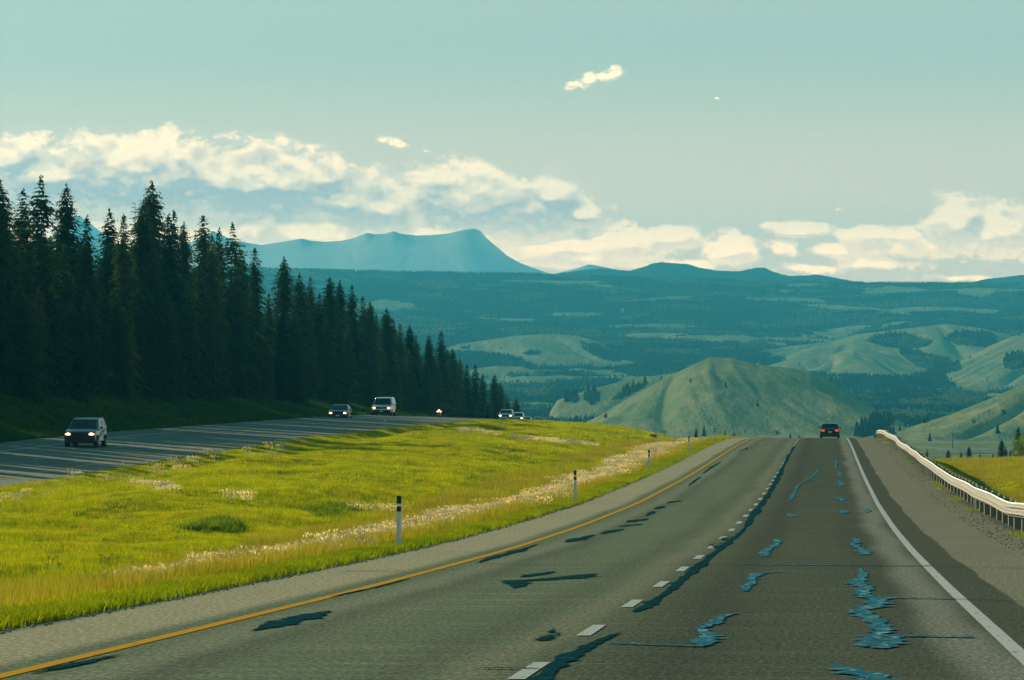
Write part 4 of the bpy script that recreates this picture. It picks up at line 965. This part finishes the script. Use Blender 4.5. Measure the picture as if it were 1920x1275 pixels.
# ------------------------------------------------------------------ guardrail
mg, tg, bg_ = nmat('galvanised_rail'); pg = tg.new('ShaderNodeNewGeometry').outputs['Position']
ng_ = tg.noise(tg.scalev(pg, 1.2, 1.2, 6), 1, 4, .6); tg.l.new(tg.mix(ng_, (.20, .185, .14), (.34, .31, .23)), bg_.inputs['Base Color']); bg_.inputs['Roughness'].default_value = .55; bg_.inputs['Metallic'].default_value = .15
m_gpost = mat('weathered_timber', (.16, .15, .11), .9); m_refl2 = mat('rail_reflector', (.85, .83, .75), .4)
GT = 6.75
def rail_dz(d): return .025 * math.sin(d / 9.3) + .01 * math.sin(d / 3.9 + 1) + .13 * float(vnoise(np.array([d / 16.0]), np.array([.5]), 4)[0])
def rail_dt(d): return .03 * math.sin(d / 11.0) + .10 * float(vnoise(np.array([d / 13.0]), np.array([2.5]), 6)[0])
gr = empty('guardrail', (float(X_of(GT, 90)), 90, float(ground_z(GT, 90))))
off = Vector(gr.location)
prof = [(.0, .335), (-.01, .36), (-.085, .40), (-.085, .44), (-.015, .475), (-.015, .515), (-.085, .55), (-.085, .59), (-.01, .63), (0, .655)]
prof = [(a, b + .10) for a, b in prof]
D0_, D1_, PS = 72.0, 402.0, 3.81
ds = np.arange(D0_, D1_ + .01, PS / 4); V = []
for d in ds:
    for (a, b_) in prof:
        V.append((float(X_of(GT + a + rail_dt(d), d)) - off.x, d - off.y, -float(hR(d)) - .10 + b_ + rail_dz(d) - off.z))
n = len(prof); Fc = [(i * n + k, i * n + k + 1, (i + 1) * n + k + 1, (i + 1) * n + k) for i in range(len(ds) - 1) for k in range(n - 1)]
b0 = len(V)
V += [(v[0] + .012, v[1], v[2]) for v in V]; Fc += [tuple(b0 + i for i in reversed(f)) for f in list(Fc)]
for i in range(len(ds) - 1):
    for k in (0, n - 1): Fc.append((i * n + k, (i + 1) * n + k, b0 + (i + 1) * n + k, b0 + i * n + k))
mesh_np('rail', V, Fc, mg, gr, smooth=False)
pm = None
for i, d in enumerate(np.arange(D0_ + 1, D1_, PS)):
    x = float(X_of(GT + .17 + rail_dt(d), d)); z = -float(hR(d)) - .15
    if pm is None:
        V = []; Fc = []; bx(V, Fc, -.09, .09, -.09, .09, -.5, .79); bx(V, Fc, -.16, -.092, -.07, .07, .52, .80); pm = mesh_np('post', V, Fc, m_gpost, gr); o = pm
        V = []; Fc = []; bx(V, Fc, -.05, -.01, -.03, .03, .792, .85); rm = mesh_np('reflector', V, Fc, m_refl2, o); q = rm
    else:
        o = pm.copy(); col.objects.link(o); o.parent = gr
        q = rm.copy(); col.objects.link(q); q.parent = o
    o.location = (x - off.x, d - off.y, z - off.z + rail_dz(d)); o.rotation_euler = (random.uniform(-.02, .02), random.uniform(-.03, .03), 0)
tag(gr, 'long wavy pale metal guardrail on timber posts along the right shoulder', 'guardrail')
# weeds under the rail
t, d, X = samp(2600, 6.65, 7.5, 85, 410, 1.1); k = fbm(t * 0, d / 5, 3, 81) > 0; lay('weeds_under_guardrail', gv, t[k], d[k], X[k], .6, 1.2)
# loose stones on the right shoulder edge
def stone(seed):
    r = np.random.default_rng(seed); bm = bmesh.new(); bmesh.ops.create_icosphere(bm, subdivisions=1, radius=.5)
    V = np.array([v.co for v in bm.verts]) * (1, 1, .6) + r.normal(0, .06, (len(bm.verts), 3)); Fc = [tuple(v.index for v in f.verts) for f in bm.faces]; bm.free(); return V, np.array(Fc)
m_stone = mat('gravel_stone', (.22, .20, .16), .9); st = [proto('stone', *stone(i), m_stone) for i in range(2)]
t, d, X = samp(3500, 5.9, 7.4, 40, 400, 1.2); tb, db_, Xb = samp(1800, -5.35, -5.0, 38, 300, 1.2); t = np.concatenate([t, tb]); d = np.concatenate([d, db_]); X = np.concatenate([X, Xb])
s = rng.uniform(.015, .05, len(t)); rot = rng.uniform(0, 6, (len(t), 3)) * (0, 0, 1); scatter('edge_gravel', st, np.stack([X, d, -hR(d) + .01], -1), np.stack([s, s, s], -1), rot, rng.integers(0, 2, len(t)))

# ------------------------------------------------------------------ vehicles (nose towards +y, wheels on z = 0)
m_glass = mat('window_glass', (.012, .022, .026), .08, spec=.12); m_tyre = mat('tyre_rubber', (.012, .012, .013), .85); m_rim = mat('wheel_rim', (.35, .36, .36), .35, .7)
m_trim = mat('black_trim', (.015, .016, .017), .5); m_chrome = mat('chrome', (.5, .52, .52), .25, .9); m_plate = mat('number_plate', (.6, .62, .6), .5)
m_head = mat('lit_headlight', (.9, .85, .7), .3, emit=(1.0, .60, .28), es=5.0); m_tail = mat('lit_tail_light', (.5, .02, .01), .3, emit=(1.0, .04, .02), es=.9)
m_amber = mat('amber_lamp', (.7, .28, .03), .3, emit=(1, .4, .05), es=.6); m_lens = mat('clear_lens', (.6, .62, .6), .2)
def paint(name, c, rough=.28): 
    m = mat(name, c, rough, .25, .5); m.node_tree.nodes['Principled BSDF'].inputs['Coat Weight'].default_value = .15; return m
def loft(name, prof_, W_, m, root, ins=.045, crown=0.0, taper=None):
    """closed side outline (y, z) lofted across the width with rounded flanks"""
    xs_ = [-1, -.97, -.85, -.4, 0, .4, .85, .97, 1]; sc_ = [ins * 1.6, ins * .55, .004, 0, 0, 0, .004, ins * .55, ins * 1.6]
    cy = sum(p[0] for p in prof_) / len(prof_); cz = sum(p[1] for p in prof_) / len(prof_); V = []; n = len(prof_)
    for xf, s_ in zip(xs_, sc_):
        for (y, z) in prof_:
            wv = W_ / 2 * (taper(y, z) if taper else 1)
            dy, dz = y - cy, z - cz; L = math.hypot(dy, dz) + 1e-6
            plan = .10 * (xf * xf) * (1 if abs(dy) > abs(cy) * 0 + .0 else 1)
            yy_ = y - (dy / L) * s_ - math.copysign(plan * min(1, abs(dy) / 2.0) ** 3, dy)
            V.append((xf * wv, yy_, z - dz / L * s_ + crown * (1 - xf * xf) * (1 if dz > 0 else 0)))
    Fc = [(i * n + k, i * n + (k + 1) % n, (i + 1) * n + (k + 1) % n, (i + 1) * n + k) for i in range(len(xs_) - 1) for k in range(n)]
    Fc += [tuple(range(n)), tuple(reversed(range((len(xs_) - 1) * n, len(xs_) * n)))]
    return mesh_np(name, V, Fc, m, root, smooth=False)
def quad(name, P4, m, root, th=.012):
    P4 = [Vector(p) for p in P4]; nrm = (P4[1] - P4[0]).cross(P4[3] - P4[0]).normalized() * th
    V = [tuple(p) for p in P4] + [tuple(p - nrm) for p in P4]; n = len(P4)
    return mesh_np(name, V, [tuple(range(n)), tuple(reversed(range(n, 2 * n)))] + [(k, n + k, n + (k + 1) % n, (k + 1) % n) for k in range(n)], m, root)
def wheel(x, y, r, root, w=.22):
    o = bpy.data.objects.new('wheel', None); 
    n = 20; V = []; Fc = []
    for s_, rr in ((-w / 2, r * .93), (-w / 2 + .02, r), (w / 2 - .02, r), (w / 2, r * .93)):
        for k in range(n): a = 6.283 * k / n; V.append((s_, rr * math.cos(a), rr * math.sin(a)))
    Fc = [(i * n + k, (i + 1) * n + k, (i + 1) * n + (k + 1) % n, i * n + (k + 1) % n) for i in range(3) for k in range(n)] + [tuple(range(n)), tuple(range(3 * n, 4 * n))]
    o = mesh_np('wheel', V, Fc, m_tyre, root); o.location = (x, y, r)
    sg = 1 if x > 0 else -1; V = []; m_ = 10
    for q_, rr in ((w / 2 + .006, r * .64), (w / 2 - .02, r * .5), (w / 2 + .012, r * .16)):
        for k in range(m_): a = 6.283 * k / m_; V.append((sg * q_, rr * math.cos(a), rr * math.sin(a)))
    mesh_np('rim', V, [(i * m_ + k, (i + 1) * m_ + k, (i + 1) * m_ + (k + 1) % m_, i * m_ + (k + 1) % m_) for i in range(2) for k in range(m_)] + [tuple(range(2 * m_, 3 * m_))], m_rim, o)
def ball(name, c, s, m, root, sub=2):
    bm = bmesh.new(); bmesh.ops.create_icosphere(bm, subdivisions=sub, radius=1); V = [(v.co.x * s[0] + c[0], v.co.y * s[1] + c[1], v.co.z * s[2] + c[2]) for v in bm.verts]; Fc = [tuple(v.index for v in f.verts) for f in bm.faces]; bm.free()
    return mesh_np(name, V, Fc, m, root, smooth=True)
def car(name, X, d, zroad, away, m_body, lab, cat, group, L=4.6, Wd=1.78, H=1.42, hood=.92, belt=.98, cl=.30, wsb=1.15, wst=.35, rft=-1.15, rbt=-1.75, kind='sedan', wr=.32, lights=True, rails=False, lower=None, yaw=0.0, twotone=None):
    root = empty(name, (X, d, zroad)); ang = math.atan(SL)
    root.rotation_euler = (0, 0, (-ang if away else math.pi - ang) + yaw)
    f, b = L / 2, -L / 2
    tail = {'sedan': [(b + .25, belt), (b + .06, belt - .06)], 'suv': [(b + .12, belt), (b + .03, belt - .1)], 'pickup': [(b + .1, belt), (b + .02, belt - .1)]}[kind]
    body = [(f - .03, cl + .08), (f, cl + .25), (f - .02, hood - .22), (f - .12, hood - .08), (wsb + .55, hood), (wsb, belt)] + [(0, belt + .01), (rbt, belt)] + tail + [(b, cl + .35), (b + .04, cl + .05), (b + .25, cl - .02), (f - .25, cl - .04)]
    tp = lambda y, z: 1 - .035 * max(0, (z - .6) / .5) - .05 * max(0, (abs(y) - L / 2 + .5) / .5)
    loft('body', body, Wd, m_body, root, .05, .015, tp)
    # cabin
    tw = .78 if kind == 'sedan' else .82
    tp2 = lambda y, z: (1 - (1 - tw) * (z - belt) / (H - belt)) * .955
    cab = [(wsb, belt - .02), (wst, H - .03), (wst - .25, H), (rft + .2, H), (rft, H - .03), (rbt, belt - .02)]
    cb = loft('cabin', cab, Wd, m_body if kind != 'pickup' or not twotone else twotone, root, .03, .02, tp2)
    hw = lambda z: Wd / 2 * (1 - (1 - tw) * (z - belt) / (H - belt)) * .955
    e = .015
    def on_front(x_, q): z = belt + .02 + (H - .08 - belt) * q; y = wsb + (wst - wsb) * ((z - belt + .02) / (H - .03 - belt + .02)) + e + .02; return (x_ * hw(z), y, z)
    quad('windshield', [on_front(-.88, .04), on_front(.88, .04), on_front(.90, .95), on_front(-.90, .95)], m_glass, root)
    def on_back(x_, q): z = belt + .02 + (H - .08 - belt) * q; y = rbt + (rft - rbt) * ((z - belt + .02) / (H - .03 - belt + .02)) - e - .02; return (x_ * hw(z), y, z)
    quad('rear_window', [on_back(.86, .06), on_back(-.86, .06), on_back(-.88, .92), on_back(.88, .92)], m_glass, root)
    zb, zt = belt + .05, H - .12; fr = lambda z: wsb + (wst - wsb) * ((z - belt) / (H - belt)); bk = lambda z: rbt + (rft - rbt) * ((z - belt) / (H - belt))
    for sx in (-1, 1):
        mid = (wst + rft) / 2 + .05; cuts = [(fr, lambda z: mid + .04), (lambda z: mid - .04, bk)] if kind != 'suv' else [(fr, lambda z: mid + .24), (lambda z: mid + .16, lambda z: mid - .62), (lambda z: mid - .70, bk)]
        for (ya, yb) in cuts:
            P4 = [(sx * (hw(zb) + e), ya(zb) - .10, zb), (sx * (hw(zb) + e), yb(zb) + .08, zb), (sx * (hw(zt) + e), yb(zt) + .08, zt), (sx * (hw(zt) + e), ya(zt) - .10, zt)]
            quad('side_window', P4 if sx < 0 else P4[::-1], m_glass, root)
        ball('side_mirror', (sx * (Wd / 2 + .10), wsb - .18, belt + .05), (.10, .06, .075), m_trim if not twotone else m_trim, root, 1)
        for yy_ in (f - .82, b + .85): wheel(sx * (Wd / 2 - .10), yy_, wr, root)
        # wheel arches
        for yy_ in (f - .82, b + .85):
            n = 12; V = []
            for k in range(n + 1): a = math.pi * k / n; V += [(sx * (Wd / 2 + .006), yy_ + (wr + .075) * math.cos(a), wr + (wr + .075) * math.sin(a)), (sx * (Wd / 2 - .03), yy_ + (wr + .01) * math.cos(a), wr + (wr + .01) * math.sin(a))]
            mesh_np('wheel_arch', V, [(2 * k, 2 * k + 2, 2 * k + 3, 2 * k + 1) for k in range(n)], m_trim, root)
    # front and rear ends
    V = []; Fc = []; bx(V, Fc, -Wd * .46, Wd * .46, f - .12, f + .035, cl - .02, cl + (.34 if kind == 'suv' else .22)); mesh_np('front_bumper', V, Fc, lower or m_body, root)
    V = []; Fc = []; bx(V, Fc, -Wd * .46, Wd * .46, b - .035, b + .12, cl, cl + .24); mesh_np('rear_bumper', V, Fc, lower or m_body, root)
    V = []; Fc = []; bx(V, Fc, -Wd * .27, Wd * .27, f - .05, f + .014, hood - .32, hood - .13); gl = mesh_np('grille', V, Fc, m_trim, root)
    if kind == 'pickup':
        V = []; Fc = []; bx(V, Fc, -.03, .03, f + .013, f + .03, hood - .34, hood - .12); bx(V, Fc, -Wd * .25, Wd * .25, f + .013, f + .028, hood - .25, hood - .22); mesh_np('grille_bar', V, Fc, m_chrome, gl)
    for sx in (-1, 1):
        ball('headlight', (sx * Wd * .36, f - .035, hood - .235), (.13 if kind != 'pickup' else .11, .07, .075), m_head if lights and not away else m_lens, root)
        ball('indicator', (sx * Wd * .445, f - .10, hood - .24), (.05, .08, .06), m_amber if lights and not away else m_lens, root, 1)
        V = []; Fc = []; zl = belt - .26; hh = .16 if kind == 'sedan' else .34; ww = .30 if kind == 'sedan' else .14; x0 = sx * Wd * .44
        bx(V, Fc, min(x0, x0 - sx * ww), max(x0, x0 - sx * ww), b - .018, b + .08, zl, zl + hh); mesh_np('tail_light', V, Fc, m_tail, root)
    V = []; Fc = []; bx(V, Fc, -.16, .16, f + .036, f + .045, cl + .04, cl + .16)
    mesh_np('number_plate', V, Fc, m_plate, root) if kind != 'suv' else None
    V = []; Fc = []; bx(V, Fc, -.16, .16, b - .03, b - .005, cl + .28, cl + .42); mesh_np('number_plate', V, Fc, m_plate, root)
    V = []; Fc = []; bx(V, Fc, -Wd * .40, Wd * .40, b + .2, f - .2, cl - .10, cl + .04); mesh_np('underbody', V, Fc, m_trim, root)
    if rails:
        for sx in (-1, 1):
            V = []; Fc = []; bx(V, Fc, sx * hw(H) - .02, sx * hw(H) + .02, rft + .1, wst - .1, H + .045, H + .075)
            for yy_ in (rft + .12, (rft + wst) / 2, wst - .14): bx(V, Fc, sx * hw(H) - .018, sx * hw(H) + .018, yy_ - .03, yy_ + .03, H - .02, H + .046)
            mesh_np('roof_rail', V, Fc, m_trim, root)
        V, Fc = tube([(-.35, rft + 1.6, H), (-.35, rft + 1.5, H + .28)], [.012, .006], 5); mesh_np('aerial', V, Fc, m_trim, root)
    tag(root, lab, cat, group); return root
GO = 'oncoming vehicles on the far carriageway'
def on_L(d, t): return float(X_of(t, d)), float(-hL(d))
pt_silver = paint('silver_grey_paint', (.06, .10, .12)); pt_dark = paint('dark_green_paint', (.035, .055, .06)); pt_white = paint('white_vehicle_paint', (.62, .64, .62)); pt_black = paint('black_paint', (.008, .009, .010), .2); pt_pale = paint('pale_silver_paint', (.42, .46, .46)); pt_navy = paint('slate_paint', (.06, .09, .10))
X = (161 - CX) / F * 258; z = float(-hL(258))
car('suv', X, 258, z, False, pt_silver, 'silver-grey station-wagon suv with lit headlights, nearest of the oncoming traffic', 'suv', GO, L=4.4, Wd=1.80, H=1.62, hood=1.02, belt=1.07, cl=.40, wsb=1.05, wst=.15, rft=-1.85, rbt=-2.05, kind='suv', wr=.34, rails=True, lower=m_trim)
X = (638 - CX) / F * 425; z = float(-hL(425))
car('sedan', X, 425, z, False, pt_dark, 'dark oncoming sedan with lit headlights driving left of the white pickup', 'car', GO, H=1.34, hood=.86, belt=.90, wst=.25, rft=-1.0, rbt=-1.7)
X = (720 - CX) / F * 462; z = float(-hL(462))
car('pickup_truck', X, 462, z, False, pt_white, 'white oncoming pickup truck with a canopy over its bed', 'truck', GO, L=5.6, Wd=2.0, H=1.98, hood=1.22, belt=1.26, cl=.55, wsb=1.25, wst=.70, rft=-2.55, rbt=-2.70, kind='pickup', wr=.38, lower=m_trim)
X = (950 - CX) / F * 590; z = (CY - 768) / F * 590 - 1.38
car('sedan', X, 590, z, False, pt_pale, 'pale silver oncoming car coming over the rise at the end of the wood', 'car', GO, H=1.38, hood=.88, belt=.92)
X = (971 - CX) / F * 640; z = (CY - 773.5) / F * 640 - 1.45
car('hatchback', X, 640, z, False, pt_white, 'small white car half hidden behind the pale silver oncoming car', 'car', GO, L=4.0, H=1.45, hood=.92, belt=.96, kind='suv', rft=-1.5, rbt=-1.8)
X = (986 - CX) / F * 690; z = (CY - 782) / F * 690 - 1.45
car('dark_sedan', X, 690, z, False, pt_navy, 'dark car sunk behind the grass crest, last but one of the oncoming row', 'car', GO, H=1.45, lights=False)
X = (1046 - CX) / F * 800; z = (CY - 793) / F * 800 - 1.40
car('low_sedan', X, 800, z, False, pt_pale, 'pale car roof just showing over the grass right of the oncoming row', 'car', GO, H=1.40, lights=False)
X = (1556 - CX) / F * 421; z = float(-hR(421))
car('black_sedan', X, 421, z, True, pt_black, 'black sedan with red tail lights driving away over the crest', 'car', None, L=4.6, Wd=1.76, H=1.40, hood=.88, belt=.95, rft=-1.05, rbt=-1.75)

# ------------------------------------------------------------------ motorcycle and rider
dM = 520; X = (824 - CX) / F * dM; zM = float(-hL(dM)); ang = math.pi - math.atan(SL)
mo = empty('motorcycle', (X, dM, zM), ang)
def ring_wheel(y, r, root):
    n = 22; V = []; Fc = []; m_ = 6
    for i in range(n):
        a = 6.283 * i / n
        for k in range(m_): b = 6.283 * k / m_; q = r - .06 + .06 * math.cos(b); V.append((.06 * math.sin(b), y + q * math.cos(a), r + q * math.sin(a)))
    Fc = [(i * m_ + k, ((i + 1) % n) * m_ + k, ((i + 1) % n) * m_ + (k + 1) % m_, i * m_ + (k + 1) % m_) for i in range(n) for k in range(m_)]
    o = mesh_np('wheel', V, Fc, m_tyre, root); V = []; Fc = []
    for k in range(8):
        a = 6.283 * k / 8; b0 = len(V); c, s = math.cos(a), math.sin(a); w = .012
        V += [(-.01, y - w * s, r + w * c), (.01, y + w * s, r - w * c), (.01, y + (r - .1) * c + w * s, r + (r - .1) * s - w * c), (-.01, y + (r - .1) * c - w * s, r + (r - .1) * s + w * c)]; Fc.append((b0, b0 + 1, b0 + 2, b0 + 3))
    mesh_np('rim', V, Fc, m_chrome, o)
ring_wheel(.78, .32, mo); ring_wheel(-.72, .32, mo)
def rod(name, pts, r, m, root, n=7):
    V = []; Fc = []
    for i, p in enumerate(pts):
        p = Vector(p); q = Vector(pts[min(i + 1, len(pts) - 1)]) - Vector(pts[max(i - 1, 0)]); q.normalize(); u = q.orthogonal().normalized(); v = q.cross(u)
        for k in range(n): a = 6.283 * k / n; V.append(tuple(p + (u * math.cos(a) + v * math.sin(a)) * r))
    Fc = [(i * n + k, i * n + (k + 1) % n, (i + 1) * n + (k + 1) % n, (i + 1) * n + k) for i in range(len(pts) - 1) for k in range(n)] + [tuple(range(n)), tuple(range((len(pts) - 1) * n, len(pts) * n))]
    return mesh_np(name, V, Fc, m, root)
for sx in (-1, 1): rod('fork', [(sx * .10, .78, .32), (sx * .11, .50, .98)], .028, m_chrome, mo)
rod('handlebar', [(-.42, .28, 1.02), (-.30, .40, 1.06), (0, .47, 1.04), (.30, .40, 1.06), (.42, .28, 1.02)], .018, m_trim, mo)
ball('fuel_tank', (0, .12, .84), (.16, .30, .14), pt_black, mo); ball('engine', (0, .05, .45), (.24, .28, .22), m_chrome, mo); ball('seat', (0, -.38, .76), (.16, .34, .07), m_trim, mo)
ball('headlight', (0, .62, .86), (.11, .09, .11), m_head, mo)
for sx in (-1, 1): ball('driving_lamp', (sx * .20, .58, .74), (.065, .05, .065), m_head, mo, 1); ball('indicator', (sx * .30, .52, .80), (.035, .03, .035), m_amber, mo, 1); rod('mirror', [(sx * .34, .38, 1.06), (sx * .42, .40, 1.22)], .03, m_trim, mo); rod('exhaust', [(sx * .20, .1, .34), (sx * .22, -.8, .34)], .045, m_chrome, mo)
ball('front_fender', (0, .78, .62), (.08, .26, .07), pt_black, mo); ball('rear_fender', (0, -.76, .62), (.09, .28, .09), pt_black, mo)
V = []; Fc = []; V += [(-.20, .50, 1.02), (.20, .50, 1.02), (.16, .36, 1.36), (-.16, .36, 1.36)]; quad('windscreen', V, m_glass, mo)
tag(mo, 'black motorcycle with bright headlight, the only one in the oncoming traffic', 'motorcycle')
# rider: one continuous skin along a posed skeleton
m_leather = mat('dark_leather', (.018, .022, .026), .6); m_helm = mat('helmet_shell', (.05, .07, .08), .25, spec=.6); m_skin = mat('skin', (.45, .28, .20), .6)
J = {'pelvis': ((0, -.34, .90), .15), 'waist': ((0, -.30, 1.08), .145), 'chest': ((0, -.20, 1.28), .175), 'neck': ((0, -.16, 1.45), .07), 'head': ((0, -.13, 1.60), .10)}
E = [('pelvis', 'waist'), ('waist', 'chest'), ('chest', 'neck'), ('neck', 'head')]
for n_, sx in (('l', -1), ('r', 1)):
    J.update({n_ + 'sh': ((sx * .20, -.17, 1.38), .075), n_ + 'el': ((sx * .34, .05, 1.18), .052), n_ + 'wr': ((sx * .39, .25, 1.06), .036), n_ + 'pa': ((sx * .40, .30, 1.05), .035),
              n_ + 'hip': ((sx * .12, -.30, .86), .105), n_ + 'kn': ((sx * .27, .14, .80), .075), n_ + 'an': ((sx * .25, .02, .40), .05), n_ + 'toe': ((sx * .27, .22, .33), .04)})
    E += [('chest', n_ + 'sh'), (n_ + 'sh', n_ + 'el'), (n_ + 'el', n_ + 'wr'), (n_ + 'wr', n_ + 'pa'), ('pelvis', n_ + 'hip'), (n_ + 'hip', n_ + 'kn'), (n_ + 'kn', n_ + 'an'), (n_ + 'an', n_ + 'toe')]
    for f_ in range(5):                          # fingers closed round the grip
        if f_ < 4: a_, b_, c_ = (sx * (.36 + .022 * f_), .325, 1.065), (sx * (.36 + .022 * f_), .325, 1.03), (sx * (.36 + .022 * f_), .285, 1.015)
        else: a_, b_, c_ = (sx * .355, .27, 1.05), (sx * .345, .275, 1.03), (sx * .345, .30, 1.02)
        for q_, p_ in (('a', a_), ('b', b_), ('c', c_)): J[n_ + str(f_) + q_] = (p_, .009)
        E += [(n_ + 'pa', n_ + str(f_) + 'a'), (n_ + str(f_) + 'a', n_ + str(f_) + 'b'), (n_ + str(f_) + 'b', n_ + str(f_) + 'c')]
ks = list(J); me = bpy.data.meshes.new('person'); me.from_pydata([J[k_][0] for k_ in ks], [(ks.index(a), ks.index(b)) for a, b in E], []); me.materials.append(m_leather)
rider = bpy.data.objects.new('person', me); col.objects.link(rider)
sk = rider.modifiers.new('skin', 'SKIN'); 
if not me.skin_vertices: me.skin_vertices.new() if hasattr(me.skin_vertices, 'new') else None
for i, k_ in enumerate(ks):
    try: sv = me.skin_vertices[0].data[i]; sv.radius = (J[k_][1],) * 2; sv.use_root = (i == 0)
    except Exception: pass
rider.modifiers.new('subd', 'SUBSURF').levels = 1; rider.modifiers['subd'].render_levels = 1
rider.location = (X, dM, zM); rider.rotation_euler = (0, 0, ang)
hel = ball('helmet', (0, -.13, 1.63), (.135, .155, .15), m_helm, rider); ball('visor', (0, -.045, 1.62), (.10, .08, .06), m_glass, rider)
V = []; ball('face', (0, -.035, 1.575), (.06, .045, .045), m_skin, rider, 1)
tag(rider, 'person in dark leathers and a helmet riding the oncoming motorcycle', 'person')

# ------------------------------------------------------------------ haze
zmin = min(float(P[:, 2].min()), float(PV[:, 2].min()), -60) - 1
def box(name, lo, hi, m=None, parent=None):
    v = [(x, y, z) for x in (lo[0], hi[0]) for y in (lo[1], hi[1]) for z in (lo[2], hi[2])]
    return mesh_np(name, v, [(0, 1, 3, 2), (4, 6, 7, 5), (0, 4, 5, 1), (2, 3, 7, 6), (0, 2, 6, 4), (1, 5, 7, 3)], m, parent)
hz = bpy.data.materials.new('haze_air'); hz.use_nodes = True; H = NT(hz.node_tree); H.n.clear()
pv = H.new('ShaderNodeVolumePrincipled'); pv.inputs['Color'].default_value = (.06, .47, .70, 1); pv.inputs['Density'].default_value = 0.00010
pv.inputs['Anisotropy'].default_value = .25
ho = H.new('ShaderNodeOutputMaterial'); H.l.new(pv.outputs[0], ho.inputs['Volume'])
tag(box('haze', (-3600, -300, zmin - 120), (3600, 13500, 330), hz), kind='stuff')
